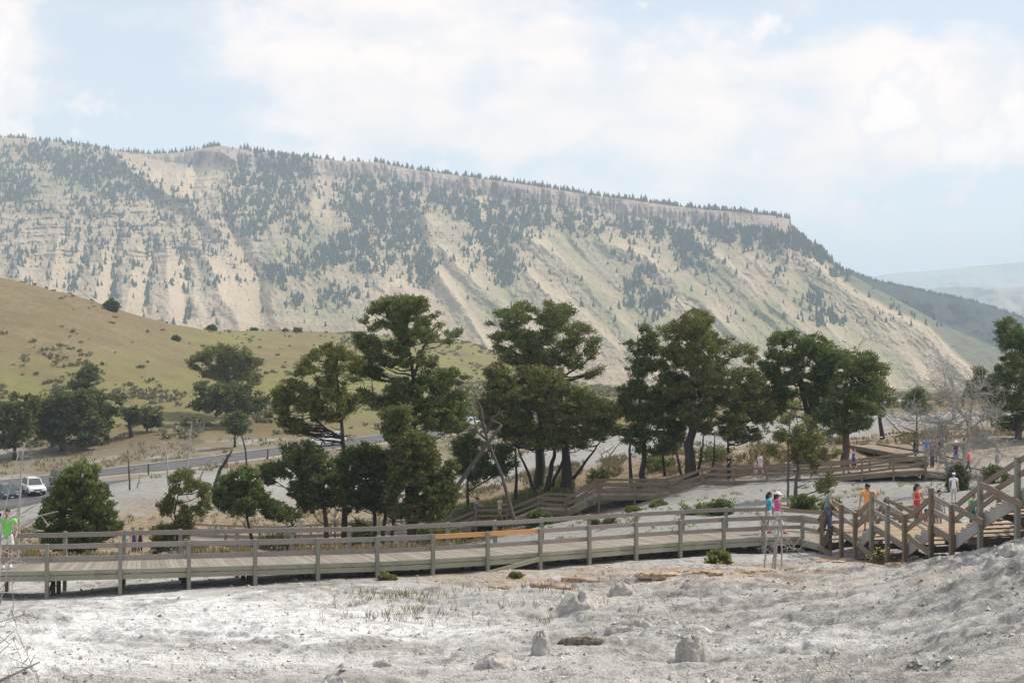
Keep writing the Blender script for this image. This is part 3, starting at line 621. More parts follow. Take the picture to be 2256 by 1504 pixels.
def post_part(root, p, zlo, zhi, s, mat, rz=0.0, name='post', round_top=False):
    mb = MB(); lean = (R.uniform(-.01, .01), R.uniform(-.01, .01)); h = s / 2; c = math.cos(rz); q = math.sin(rz)
    base = [(p.x + (x * c - y * q), p.y + (x * q + y * c)) for x, y in ((-h, -h), (h, -h), (h, h), (-h, h))]
    mb.hexa([(x, y, zlo) for x, y in base] + [(x + lean[0], y + lean[1], zhi) for x, y in base])
    return mb.build(name, mat, root)
def walkway(root, near, width, mats, H=0.95, spans_near=None, spans_far=None, orange=(), new=None, under=True, post_s=0.115, clear=0.25, extra_far=None):
    """a stretch of boardwalk: near edge points on the deck top; rails both sides where asked"""
    deckm, railm, postm, rimm = mats
    N = [V3(p) for p in near]; nn = normals(N); Fr = [N[i] + nn[i] * width for i in range(len(N))]
    deck = MB()
    for i in range(len(N) - 1): planks(deck, N[i], N[i + 1], Fr[i], Fr[i + 1])
    deck.build('deck', deckm, root)
    for side, E, sgn in ((0, N, -1), (1, Fr, 1)):
        rng_ = spans_near if side == 0 else spans_far
        for i in range(len(E)):
            off = nn[i] * sgn
            t = math.atan2(nn[i].y, nn[i].x)
            railed = rng_ is None or (rng_[0] <= i <= rng_[1])
            g = zg(E[i].x, E[i].y)
            post_part(root, E[i] + off * 0.13, g - 0.3, E[i].z + (H + 0.01 if railed else -0.05), post_s, postm, t)
        for i in range(len(E) - 1):
            a, b = E[i] + nn[i] * sgn * 0.045, E[i + 1] + nn[i + 1] * sgn * 0.045
            rim = MB(); rim.board(a + Vector((0, 0, 0.045)), b + Vector((0, 0, 0.045)), 0.05, 0.13); rim.board(a - Vector((0, 0, 0.125)), b - Vector((0, 0, 0.125)), 0.07, 0.15)
            rim.build('edge_beam', rimm, root)
            if rng_ is not None and not (rng_[0] <= i < rng_[1]): continue
            j = Vector((0, 0, R.uniform(-0.012, 0.012)))
            lab = None; mt = railm
            if side == 0 and i in orange: mt = W_new; lab = 'fresh orange timber top rail'
            rail_part(root, 'top_rail', a + Vector((0, 0, H - 0.085)) + j, b + Vector((0, 0, H - 0.085)) + j, 0.045, 0.15, mt, 0.0 if mt is railm else 0.02, lab)
            rail_part(root, 'middle_rail', a + Vector((0, 0, H * 0.5)) - j, b + Vector((0, 0, H * 0.5)) - j, 0.045, 0.14, railm, 0.0)
    if under:
        for i in range(len(N)):
            mb = MB(); up = N[i] - Vector((0, 0, 0.17)); fp = Fr[i] - Vector((0, 0, 0.17)); dd = (fp - up)
            mb.board(up - nn[i] * 0.02, fp + nn[i] * 0.02, 0.09, 0.2)
            for t in (0.33, 0.66):
                q = up + dd * t; mb.board((q.x, q.y, zg(q.x, q.y) - 0.1), q, 0.12, 0.12, up=nn[i])
            gz = zg(up.x, up.y); q = up + dd * 0.55
            if up.z - gz > 0.3: mb.board((up.x, up.y, gz + 0.12), q - Vector((0, 0, 0.05)), 0.05, 0.12)
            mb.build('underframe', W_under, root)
        mb = MB()
        for t in (0.3, 0.7):
            for i in range(len(N) - 1):
                mb.board(N[i].lerp(Fr[i], t) - Vector((0, 0, 0.13)), N[i + 1].lerp(Fr[i + 1], t) - Vector((0, 0, 0.13)), 0.06, 0.16)
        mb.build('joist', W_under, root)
    return N, Fr, nn
def flight(root, a0, a1, b0, b1, mats, n=None, H=0.95, rails=(True, True), post_s=0.13):
    """stairs climbing from edge a0-b0 to edge a1-b1; a side is the near one"""
    deckm, railm, postm, rimm = mats
    rise = a1.z - a0.z; n = n or max(2, int(round(rise / 0.17)))
    for k in range(n):
        t0, t1 = k / n, (k + 1) / n; mb = MB()
        z = a0.z + rise * (k + 1) / n
        P0, P1, Q0, Q1 = a0.lerp(a1, t0), a0.lerp(a1, t1), b0.lerp(b1, t0), b0.lerp(b1, t1)
        nose = (P0 - P1).normalized() * 0.03; nose.z = 0
        lo = [P0 + nose, P1, Q1, Q0 + nose]
        mb.hexa([(q.x, q.y, z - 0.045) for q in lo] + [(q.x, q.y, z) for q in lo])
        mb.build('tread', deckm, root)
    for (s0, s1) in ((a0, a1), (b0, b1)):
        mb = MB(); out = ((a0 - b0) if s0 is a0 else (b0 - a0)); out.z = 0; out.normalize(); th = out * 0.05
        # saw-toothed stringer as a chain of quads
        for k in range(n):
            t0, t1 = k / n, (k + 1) / n; z = s0.z + rise * (k + 1) / n - 0.05
            p, q = s0.lerp(s1, t0), s0.lerp(s1, t1); zl0, zl1 = p.z - 0.34, q.z - 0.34
            lo = [Vector((p.x, p.y, zl0)), Vector((q.x, q.y, zl1))]; hi = [Vector((p.x, p.y, z)), Vector((q.x, q.y, z))]
            mb.hexa([lo[0], lo[1], lo[1] + th, lo[0] + th, hi[0], hi[1], hi[1] + th, hi[0] + th])
        mb.build('stringer', rimm, root)
    for ok, s0, s1, o0 in ((rails[0], a0, a1, b0), (rails[1], b0, b1, a0)):
        if not ok: continue
        out = (s0 - o0); out.z = 0; out.normalize(); k = out * 0.09
        rail_part(root, 'top_rail', s0 + k + Vector((0, 0, H - 0.08)), s1 + k + Vector((0, 0, H - 0.08)), 0.045, 0.15, railm, -0.04)
        rail_part(root, 'middle_rail', s0 + k + Vector((0, 0, H * 0.52)), s1 + k + Vector((0, 0, H * 0.52)), 0.045, 0.15, railm, -0.04)

# ---- the long boardwalk across the frame
bw = empty('boardwalk', P(900, 1245, 54), 0, 'long grey foreground boardwalk with two lengths of new orange rail', 'boardwalk')
def pz(lst): return [P(u, v, d) for (u, v, d) in lst]
near_edge = pz([(-360, 1268, 50.6), (-205, 1267, 50.2), (-50, 1266, 50), (105, 1264, 50), (265, 1260, 50.3), (415, 1256, 50.8), (560, 1252, 51.5), (697, 1248, 52.3), (828, 1244, 53.2), (950, 1238, 54), (1070, 1231, 55),
                (1185, 1223, 56.2), (1293, 1215, 57.5), (1396, 1207, 58.8), (1494, 1200, 60), (1590, 1194, 61), (1678, 1189, 61.8), (1764, 1187, 62.4)])
def local(root):
    """children of an Empty keep world coordinates through the inverse of its place"""
    for ch in root.children: ch.matrix_parent_inverse = root.matrix_world.inverted()
bpy.context.view_layer.update()
N1, F1, n1_ = walkway(bw, near_edge, 2.45, (W_deck, W_rail, W_post, W_rim), orange=(9, 10), H=0.93)
mb = MB(); mb.board(P(1075, 1262, 54.6), P(1188, 1231, 55.7), 0.05, 0.14); mb.build('brace', W_rim, bw)
# widening where the stairs begin, and the level rail running on behind the stairs
Bp, Bq = P(1809, 1197, 60.6), P(1764, 1187, 62.4)
ext = [F1[-1], P(1815, 1176, 66.2), P(1900, 1172, 66.6), P(1985, 1166, 67), P(2030, 1160, 67.2)]
ext_near = [Bq, Bp, P(1890, 1186, 62.5), P(1972, 1176, 63.2), P(2020, 1170, 63.6)]
mb = MB()
for i in range(4): planks(mb, ext_near[i] + Vector((0, 0, -0.012)), ext_near[i + 1] + Vector((0, 0, -0.012)), ext[i], ext[i + 1])
mb.build('deck', W_deck, bw)
for i in range(1, 5):
    p = ext[i]; post_part(bw, p + Vector((0, 0.13, 0)), zg(p.x, p.y) - 0.3, p.z + 0.94, 0.115, W_bpost)
for i in range(4):
    a, b = ext[i] + Vector((0, .05, 0)), ext[i + 1] + Vector((0, .05, 0))
    rail_part(bw, 'top_rail', a + Vector((0, 0, .85)), b + Vector((0, 0, .85)), 0.045, 0.15, W_brown, 0); rail_part(bw, 'middle_rail', a + Vector((0, 0, .46)), b + Vector((0, 0, .46)), 0.045, 0.14, W_brown, 0)
    mb = MB(); mb.board(a - Vector((0, 0, .1)), b - Vector((0, 0, .1)), 0.06, 0.3); mb.build('edge_beam', W_rim, bw)
post_part(bw, Bp + Vector((0.0, -0.1, 0)), zg(Bp.x, Bp.y) - .3, Bp.z + .98, 0.13, W_bpost)
k = Vector((0, -0.06, 0))
rail_part(bw, 'top_rail', Bq + k + Vector((0, 0, .85)), Bp + k + Vector((0, 0, .85)), 0.045, 0.15, W_rail); rail_part(bw, 'middle_rail', Bq + k + Vector((0, 0, .44)), Bp + k + Vector((0, 0, .44)), 0.045, 0.14, W_rail)
mb = MB(); mb.board(Bq + k - Vector((0, 0, .12)), Bp + k - Vector((0, 0, .12)), 0.06, 0.26); mb.build('edge_beam', W_rim, bw)
local(bw)

# ---- the brown staircase climbing to the right
st = empty('staircase', P(2000, 1200, 55), 0, 'brown timber staircase of short flights and landings climbing towards the right edge', 'staircase')
bpy.context.view_layer.update()
SN = {k: P(*q) for k, q in dict(B=(1809, 1197, 60.6), C=(1836, 1156, 60.9), D=(1862, 1172, 59.2), E=(1893, 1193, 57.0), Fx=(1929, 1156, 56.2), G=(1964, 1177, 54.0), H=(2003, 1200, 51.6),
                                I=(2061, 1157, 50.6), J=(2107, 1186, 48.0), K=(2170, 1135, 46.4), L=(2252, 1086, 44.0), M=(2350, 1034, 41.4)).items()}
for grp in (('C', 'D', 'E'), ('Fx', 'G', 'H'), ('I', 'J')):
    z = SN[grp[0]].z
    for g_ in grp: SN[g_].z = z
WV = Vector((2.0, 0.55, 0)); SF = {k: p + WV for k, p in SN.items()}
smats = (W_stair, W_brown, W_bpost, W_string)
Up = Vector((0, 0, 1))
for grp in (('C', 'D', 'E'), ('Fx', 'G', 'H'), ('I', 'J')):
    mb = MB()
    for i in range(len(grp) - 1):
        a, b = grp[i], grp[i + 1]; planks(mb, SN[a], SN[b], SF[a], SF[b], w=0.14, over=0.0)
    mb.build('landing', W_stair, st)
    for S_, o in ((SN, -1), (SF, 1)):
        for i in range(len(grp) - 1):
            a, b = S_[grp[i]] + WV.normalized() * o * 0.07, S_[grp[i + 1]] + WV.normalized() * o * 0.07
            gm = W_rail if o < 0 else W_brown
            rail_part(st, 'top_rail', a + Up * .88, b + Up * .88, 0.045, 0.15, gm, 0.02); rail_part(st, 'middle_rail', a + Up * .46, b + Up * .46, 0.045, 0.15, gm, 0.02)
            mb = MB(); mb.board(a - Up * .09, b - Up * .09, 0.06, 0.22); mb.build('edge_beam', W_brown, st)
for a, b, nst in (('B', 'C', 4), ('E', 'Fx', 4), ('H', 'I', 4), ('J', 'K', 5), ('K', 'L', 6), ('L', 'M', 6)):
    flight(st, SN[a], SN[b], SF[a], SF[b], smats, nst)
for k_, p in SN.items():
    if k_ == 'B': continue
    ht = 1.16 if k_ in ('C', 'Fx', 'I', 'K') else 0.98
    post_part(st, p - WV.normalized() * 0.15, zg(p.x, p.y) - 0.4, p.z + ht, 0.13, W_post if k_ in ('G', 'Fx', 'L', 'K') else W_bpost, 0.26)
    q = SF[k_]; post_part(st, q + WV.normalized() * 0.15, zg(q.x, q.y) - 0.4, q.z + 0.98, 0.115, W_bpost, 0.26)
for a, b in (((1802, 1203, 60.3), (1832, 1221, 60.0)), ((1888, 1196, 56.6), (1924, 1226, 55.6)), ((1999, 1180, 51.2), (2050, 1219, 50.0)), ((2101, 1116, 47.4), (2166, 1150, 45.9)), ((2160, 1067, 45.9), (2254, 1112, 43.4))):
    mb = MB(); mb.board(P(*a), P(*b), 0.05, 0.17); mb.build('brace', W_brown, st)
for a, b in ((('C', 'E')), (('Fx', 'H')), (('I', 'J')), (('K', 'L'))):
    mb = MB()
    for dz in (-0.75, -1.15):
        pa, pb = SN[a] + Up * dz - WV * 0.02, SN[b] + Up * dz - WV * 0.02; mb.board(pa, pa + WV, 0.05, 0.2); mb.board(pb, pb + WV, 0.05, 0.2)
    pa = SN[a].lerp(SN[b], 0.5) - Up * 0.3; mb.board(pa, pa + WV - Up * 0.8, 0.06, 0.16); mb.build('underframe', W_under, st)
local(st)

# ---- the upper boardwalk behind, stepping down to the left
ub = empty('upper_boardwalk', P(1600, 1064, 104), 0, 'brown upper boardwalk beneath the trees, stepping down to the left in three short flights', 'boardwalk')
bpy.context.view_layer.update()
um = (W_udeck, W_brown, W_bpost, W_brown)
A = pz([(1549.5, 1061, 106), (1619, 1062, 104.5), (1692, 1061, 103), (1762, 1058, 102), (1832, 1054, 101), (1900, 1048, 100), (1968, 1042, 99.5), (2038, 1038, 99.5)])
NA, FA, _ = walkway(ub, A, 2.2, um, post_s=0.12)
Bw = pz([(1319, 1094, 106), (1398, 1094, 106), (1476, 1094, 106)]); NB, FB, _ = walkway(ub, Bw, 2.2, um, post_s=0.12)
Cw = pz([(1186, 1125, 106.5), (1247, 1128, 106)]); NC, FC, _ = walkway(ub, Cw, 2.2, um, post_s=0.12)
Dw = pz([(1050, 1152, 107.5), (1118, 1152, 107)]); ND, FD, _ = walkway(ub, Dw, 2.2, um, post_s=0.12)
lowp = [(985, 1179, 108), (925, 1184, 107), (860, 1188, 105.5), (790, 1191, 104.5), (720, 1193, 104), (650, 1195, 104.5), (575, 1198, 105.5), (500, 1202, 107), (420, 1207, 109), (340, 1212, 111)]
LW = [P(*q) for q in lowp]
for p in LW: p.z = max(p.z, zg(p.x, p.y) + 0.22)
NE, FE, _ = walkway(ub, LW[::-1], 2.2, (W_deck, W_rail, W_bpost, W_rail), post_s=0.11, H=0.9)
gmats = (W_deck, W_brown, W_bpost, W_brown)
flight(ub, NB[-1], NA[0], FB[-1], FA[0], gmats); flight(ub, NC[-1], NB[0], FC[-1], FB[0], gmats); flight(ub, ND[-1], NC[0], FD[-1], FC[0], gmats); flight(ub, NE[-1], ND[0], FE[-1], FD[0], gmats)
mb = MB(); mb.board(P(1474, 1091, 104), P(1558, 1095, 103.6), 0.06, 0.14); mb.build('edge_beam', W_rim, ub)
local(ub)

# ---- the low boardwalk at the right, without rails
sp = empty('low_boardwalk', P(2040, 1020, 105), 0, 'low railless boardwalk meeting the upper boardwalk where visitors gather', 'boardwalk')
bpy.context.view_layer.update()
S1 = pz([(1862, 981, 119), (1930, 993, 114), (1995, 1006, 109), (2048, 1017, 105.5)])
walkway(sp, S1, 2.4, (W_udeck, W_brown, W_bpost, W_brown), spans_near=(-2, -1), spans_far=(-2, -1))
S2n = pz([(2039, 1039, 99.4), (2100, 1045.5, 97.6), (2167, 1054, 95.4), (2262, 1071, 92.0), (2380, 1092, 88)])
S2f = pz([(2049, 1014, 106), (2120, 1027, 102), (2190, 1042, 98.5), (2280, 1056, 95.2), (2400, 1076, 91)])
zz0 = S2n[0].z
mb = MB()
for i in range(4): planks(mb, S2n[i], S2n[i + 1], S2f[i], S2f[i + 1])
mb.build('deck', W_udeck, sp)
for E, s in ((S2n, -1), (S2f, 1)):
    for i in range(4):
        mb = MB(); mb.board(E[i] + Vector((0, s * .05, .02)), E[i + 1] + Vector((0, s * .05, .02)), 0.06, 0.12); mb.board(E[i] + Vector((0, s * .05, -.2)), E[i + 1] + Vector((0, s * .05, -.2)), 0.06, 0.24); mb.build('edge_beam', W_brown, sp)
    for p in E: post_part(sp, p + Vector((0, s * 0.02, 0)), zg(p.x, p.y) - .3, p.z - .08, .12, W_under)
local(sp)
# ------------------------------------------------------------------ foliage
def leafmat(name, dark, mid, light, trans=0.36):
    m = NM(name, 0.75, 0.15); oc = m.coord()
    r = m.island(); big = m.noise(0.7, 3, 0.5, oc)
    c = m.mix(m.rng(r, 0.0, 0.75), dark, mid); c = m.mix(m.rng(r, 0.70, 1.0, 0, 1), c, light)
    hs = m.n('ShaderNodeHueSaturation'); m.set(hs, 'Color', c); m.set(hs, 'Value', m.rng(big, 0.3, 0.7, 0.75, 1.3)); m.set(hs, 'Hue', m.rng(m.noise(0.45, 2, 0.5, oc), 0.35, 0.65, 0.485, 0.51))
    m.col(hs.outputs[0])
    tr = m.n('ShaderNodeBsdfTranslucent'); m.set(tr, 'Color', hs.outputs[0]); mx = m.n('ShaderNodeMixShader'); mx.inputs[0].default_value = trans
    out = m.nt.nodes['Material Output']; m.nt.links.new(m.b.outputs[0], mx.inputs[1]); m.nt.links.new(tr.outputs[0], mx.inputs[2]); m.nt.links.new(mx.outputs[0], out.inputs[0])
    return m.mat
L_olive = leafmat('olive_needles', (0.080, 0.097, 0.027), (0.169, 0.186, 0.056), (0.289, 0.283, 0.099))
L_pine = leafmat('pine_needles', (0.070, 0.098, 0.030), (0.148, 0.187, 0.059), (0.262, 0.290, 0.099))
L_jun = leafmat('juniper_scale_leaves', (0.060, 0.087, 0.027), (0.126, 0.167, 0.050), (0.222, 0.254, 0.083))
L_dark = leafmat('dark_juniper', (0.053, 0.077, 0.027), (0.108, 0.137, 0.047), (0.186, 0.218, 0.078))
L_young = leafmat('young_pine', (0.067, 0.093, 0.033), (0.133, 0.172, 0.053), (0.217, 0.244, 0.081))
L_far = leafmat('hill_juniper', (0.061, 0.078, 0.025), (0.131, 0.154, 0.048), (0.230, 0.254, 0.083))
L_brownish = leafmat('dry_tips', (0.085, 0.083, 0.029), (0.150, 0.138, 0.050), (0.214, 0.187, 0.077))
L_bush = leafmat('bush_leaves', (0.105, 0.135, 0.039), (0.210, 0.240, 0.072), (0.360, 0.330, 0.117))
L_sage = leafmat('sagebrush_leaves', (0.156, 0.155, 0.090), (0.240, 0.218, 0.132), (0.324, 0.287, 0.186), 0.1)
B_dark = plain('dark_bark', (0.055, 0.045, 0.036), 0.95, 0.4, 9)
B_red = plain('reddish_bark', (0.10, 0.065, 0.045), 0.95, 0.4, 9)
B_grey = plain('grey_bark', (0.125, 0.112, 0.10), 0.95, 0.35, 9)

def leaf_tris(C, A, length, width, rg):
    """C centres, A preferred direction; pairs of crossed slim triangles"""
    n = len(C); d = A + rg.normal(0, 0.55, (n, 3)); d /= np.linalg.norm(d, axis=1)[:, None] + 1e-9
    s = rg.normal(0, 1, (n, 3)); s = np.cross(d, s); s /= np.linalg.norm(s, axis=1)[:, None] + 1e-9
    L = (length * rg.uniform(0.6, 1.35, n))[:, None]; W = (width * rg.uniform(0.6, 1.35, n))[:, None]
    a = C - s * W * 0.5 - d * L * 0.35; b = C + s * W * 0.5 - d * L * 0.35; c = C + d * L * 0.65 + s * W * 0.3; e = C + d * L * 0.65 - s * W * 0.3
    V = np.stack([a, b, c, e], 1).reshape(-1, 3); return V, np.arange(n * 4).reshape(n, 4)
def tree(name, base, polys, mat, label, group=None, trunk=None, stems=None, bark=None, clump=13, tuft=5, dens=1.0, fill=0.9, leaf=(0.19, 0.06), holes=0.3, flat=0.6, trunk_px=8, branches=True, seed=None,
         mat2=None, depth_k=0.75, cat='tree', up=0.25, dead_twigs=0, origin=None, scale=1.0):
    """a tree standing at base (column, depth); polys outline its crown as (column, row) points, which get real depth here"""
    if origin: polys = [[(origin[0] + x / origin[2], origin[1] + y / origin[2]) for x, y in p] for p in polys]
    rg = np.random.default_rng(seed if seed is not None else (abs(hash_name(name + str(base))) % 99991)); rr = random.Random(int(rg.integers(1 << 30)))
    ub_, d = base; root_p = G(ub_, d, -0.15); px = d / F
    root = empty(name, root_p, 0, label, cat, group)
    allu = [p[0] for q in polys for p in q]; allv = [p[1] for q in polys for p in q]
    top = (sum(p[0] for p in polys[0]) / len(polys[0]), min(allv))
    vb = HZ - root_p.z / d * F
    if trunk is None: trunk = [(top[0] * 0.6 + ub_ * 0.4, min(allv) + (max(allv) - min(allv)) * 0.2)]
    tl = [(ub_, vb)] + list(trunk)
    tp = [root_p] + [P(u, v, d) for u, v in trunk]
    wood_ = MB(); n = len(tp); rad = [max(0.018, trunk_px * 0.5 * px * (1 - 0.8 * i / max(1, n - 1))) for i in range(n)]; rad[0] *= 1.25
    def curve(a, pts, wob):
        out = []
        for i in range(len(pts) - 1):
            k = 4
            for j in range(k): q = pts[i].lerp(pts[i + 1], j / k); out.append(q + Vector((rr.gauss(0, wob), rr.gauss(0, wob), 0)) if (i or j) else q)
        out.append(pts[-1]); return out
    cp = curve(None, tp, trunk_px * px * 0.13); cr = list(np.interp(np.linspace(0, n - 1, len(cp)), range(n), rad)); wood_.tube(cp, cr, 8)
    stemlines = [(tl, cp, cr)]
    for sdef in (stems or []):
        sp_ = [(P(u, v, d + dz) if i or True else None) for i, (u, v, dz) in enumerate(sdef[1:])]
        b0 = G(sdef[0][0], d + sdef[0][1], -0.1) if sdef[0][2] is None else P(sdef[0][0], sdef[0][2], d + sdef[0][1])
        w0 = sdef[0][3] * 0.5 * px; pp = curve(None, [b0] + sp_, w0 * 0.25); wood_.tube(pp, [max(0.015, w0 * (1 - 0.7 * i / (len(pp) - 1))) for i in range(len(pp))], 6)
        stemlines.append((None, pp, [w0] * len(pp)))
    Vs, Fs, M2 = [], [], []
    nodes = [q for (_, pp, _) in stemlines for q in pp]
    for pi, poly in enumerate(polys):
        us = [p[0] for p in poly]; vs = [p[1] for p in poly]; u0, u1, v0, v1 = min(us), max(us), min(vs), max(vs)
        N = int((u1 - u0) * (v1 - v0) / (clump * clump * 0.55) * fill); cu = rg.uniform(u0, u1, N); cv = rg.uniform(v0, v1, N)
        ins = in_poly(cu, cv, poly)
        hn = fbm(cu / (clump * 2.6) + pi * 7 + d, cv / (clump * 2.0), 2, int(rg.integers(1000)))
        ins &= hn > (0.26 + holes * 0.30)
        cu, cv = cu[ins], cv[ins]
        # keep clumps off one another near the edge so the outline stays ragged
        uc = (u0 + u1) / 2; hw = (u1 - u0) / 2
        for k in range(len(cu)):
            e = max(0.0, 1 - ((cu[k] - uc) / (hw + 1)) ** 2); dz = rg.uniform(-1, 1) * hw * px * depth_k * math.sqrt(e)
            c = np.array(P(cu[k], cv[k], d + dz)); r = clump * px * rg.uniform(0.65, 1.25)
            nt_ = max(3, int(9 * dens)); td = rg.normal(0, 1, (nt_, 3)); td /= np.linalg.norm(td, axis=1)[:, None]
            ow = np.array([c[0] - root_p.x, c[1] - root_p.y, 0.0]); ow /= np.linalg.norm(ow) + 1e-6; tg = np.array([-ow[1], ow[0], 0.0]); q3 = td * rg.uniform(0.35, 1.1, (nt_, 1)) * r
            tc_ = c + ow * q3[:, :1] * 1.35 + tg * q3[:, 1:2] * 0.95 + np.array([0, 0, 1.0]) * (q3[:, 2:3] * flat + 0.18 * np.abs(q3[:, :1])); nl = max(5, int(11 * dens))
            CC = np.repeat(tc_, nl, 0) + rg.normal(0, 1, (nt_ * nl, 3)) * (tuft * px * 0.62) * np.array([1, 1, .75]); AA = np.repeat(ow[None] * 0.55 + td * 0.45, nl, 0) + np.array([0, 0, up + .15])
            V_, F_ = leaf_tris(CC, AA, leaf[0], leaf[1], rg); Fs.append(F_ + sum(map(len, Vs)) if False else F_); Vs.append(V_); M2.append(np.full(len(F_), 1 if (mat2 and rg.random() < 0.22) else 0))
            if branches and k % 2 == 0:
                q = Vector(c); cand = [w for w in nodes if w.z < q.z - 0.15 * abs(w.x - q.x)] or nodes
                w = min(cand, key=lambda s: (s - q).length + 0.25 * abs(s.z - q.z)); L = (q - w).length
                if L > 0.15:
                    mid = w.lerp(q, 0.5) + Vector((rr.gauss(0, .06), rr.gauss(0, .06), -0.06)) * L
                    pts = [w, w.lerp(mid, .5) + Vector((rr.gauss(0, .02) * L,) * 3), mid, mid.lerp(q, .5), q]; rb = min(0.085, 0.012 + 0.016 * L); wood_.tube(pts, [rb, rb * .8, rb * .65, rb * .5, rb * .3], 4, cap=False)
                    nodes += [mid, q] if len(nodes) < 160 else []
    for k in range(dead_twigs):
        w = rr.choice(cp[len(cp) // 6:int(len(cp) * .8)]); an = rr.uniform(0, 6.28); L = rr.uniform(0.5, 1.6); dr = Vector((math.cos(an), math.sin(an) * .7, rr.uniform(-.25, .35)))
        wood_.tube([w, w + dr * L * .5 + Vector((0, 0, rr.uniform(-.1, .15))), w + dr * L], [0.025, 0.015, 0.006], 4, cap=False)
        for j in range(3): q = w + dr * L * rr.uniform(.4, .9); wood_.tube([q, q + Vector((rr.gauss(0, .2), rr.gauss(0, .2), rr.gauss(0, .2)))], [0.01, 0.004], 3, cap=False)
    tr = wood_.build('trunk', bark or B_dark, root, smooth=True)
    off = 0; FL = []
    for V_, F_ in zip(Vs, Fs): FL.append(F_ + off); off += len(V_)
    V_ = np.concatenate(Vs); V_ = V_ - np.array(root_p); crown = mesh_np('crown', V_, np.concatenate(FL), mat, root)
    if mat2: crown.data.materials.append(mat2); crown.data.polygons.foreach_set('material_index', np.concatenate(M2).astype(np.int32))
    tr.matrix_parent_inverse = Matrix.Translation(-root_p)
    return root
def hash_name(s):
    h = 7
    for ch in s: h = (h * 131 + ord(ch)) & 0xffffffff
    return h
Z6 = (740, 600, 3.0076); Z7 = (1330, 600, 3.0075); Z5 = (0, 600, 2.968); Z1 = (0, 1000, 2.968); Z4 = (1700, 800, 3.342)
GT = 'large conifers behind the boardwalk'
tree('pine_tree', (912, 101), [[(245, 240), (280, 190), (400, 160), (560, 160), (600, 200), (600, 250), (680, 265), (720, 330), (735, 400), (800, 380), (870, 400), (860, 430), (740, 480), (740, 520), (660, 560), (660, 620), (600, 630), (540, 600), (470, 620), (350, 620), (180, 590), (120, 430), (130, 400), (240, 420), (180, 350), (190, 300)]],
     L_pine, 'tallest pine, with a rounded open crown on a forked trunk, left of centre', GT, trunk=[(912, 960), (911, 830), (900, 770), (895, 690)], stems=[[(911, 0, 830, 8), (930, 770, .5), (960, 720, .8)], [(905, 0, 780, 6), (870, 730, -.5), (830, 700, -.5)]],
     clump=8.5, holes=0.66, fill=1.3, leaf=(0.17, 0.05), dens=.8, trunk_px=15, origin=Z6, dead_twigs=10, mat2=L_brownish)
_t = COL.objects[-1]
tree('pine_tree', (905, 102), [[(170, 720), (340, 690), (500, 720), (560, 680), (660, 640), (760, 640), (860, 700), (820, 740), (880, 900), (860, 1060), (780, 1060), (600, 1030), (500, 960), (330, 900), (170, 850)], [(80, 640), (170, 620), (340, 660), (330, 710), (200, 720)]],
     L_pine, 'dense spreading lower pine around the trunk of the tallest pine', GT, trunk=[(908, 980), (905, 880), (900, 830)], clump=12, holes=0.16, fill=1.3, leaf=(0.19, 0.065), trunk_px=9, origin=Z6, dead_twigs=14)
tree('pine_tree', (1190, 118), [[(990, 310), (1050, 260), (1150, 250), (1200, 210), (1350, 190), (1460, 200), (1540, 220), (1580, 270), (1560, 340), (1620, 340), (1720, 380), (1750, 470), (1720, 540), (1660, 600), (1580, 650), (1490, 660), (1380, 640), (1300, 600), (1200, 600), (1080, 600), (1060, 500), (1000, 430), (1000, 400), (1060, 420), (1080, 400)], [(1620, 690), (1700, 660), (1790, 610), (1780, 640), (1700, 700)]],
     L_pine, 'broad domed pine at the centre of the picture', GT, trunk=[(1192, 960), (1190, 860), (1180, 780), (1200, 730)], stems=[[(1190, 0, 860, 9), (1220, 790, .6), (1265, 740, 1)], [(1190, 0, 860, 8), (1240, 830, 0), (1300, 790, .5)], [(1185, 0, 800, 7), (1140, 740, -.5), (1110, 700, -1)]],
     clump=9, holes=0.60, fill=1.35, leaf=(0.18, 0.055), dens=.8, trunk_px=22, origin=Z6, mat2=L_brownish, bark=B_dark, dead_twigs=8)
tree('pine_tree', (1250, 114), [[(1010, 620), (1180, 600), (1400, 640), (1500, 680), (1560, 760), (1700, 830), (1860, 900), (1890, 940), (1800, 1000), (1900, 1040), (1880, 1080), (1760, 1100), (1680, 1120), (1660, 1160), (1540, 1170), (1420, 1160), (1200, 1160), (1080, 1080), (990, 1000), (950, 830), (1040, 850), (1010, 720)]],
     L_olive, 'massive olive-brown pine with several thick leaning trunks under the domed pine', GT, trunk=[(1248, 1000), (1240, 900), (1220, 830)], stems=[[(1200, 0.6, None, 16), (1215, 1020, .5), (1235, 960, .5)], [(1192, -0.4, None, 10), (1160, 1030, 0), (1140, 985, 0)], [(1205, 1.2, None, 10), (1240, 1010, 1), (1255, 960, 1)], [(1262, 0, 1055, 9), (1290, 1015, 0), (1325, 970, 0)], [(1136, 1, None, 11), (1136, 985, 1)]],
     clump=13, holes=0.06, fill=1.35, leaf=(0.20, 0.075), trunk_px=24, origin=Z6, mat2=L_brownish, dead_twigs=10, bark=B_dark)
tree('juniper_tree', (1030, 112), [[(790, 1130), (870, 1040), (950, 1080), (1000, 1160), (1180, 1150), (1170, 1330), (1050, 1340), (900, 1400), (820, 1330)]], L_dark, 'dark blue-green juniper mound behind the fallen grey trunk', GT, trunk=[(1030, 1000)], clump=11, holes=0.05, fill=1.2, origin=Z6, trunk_px=8)
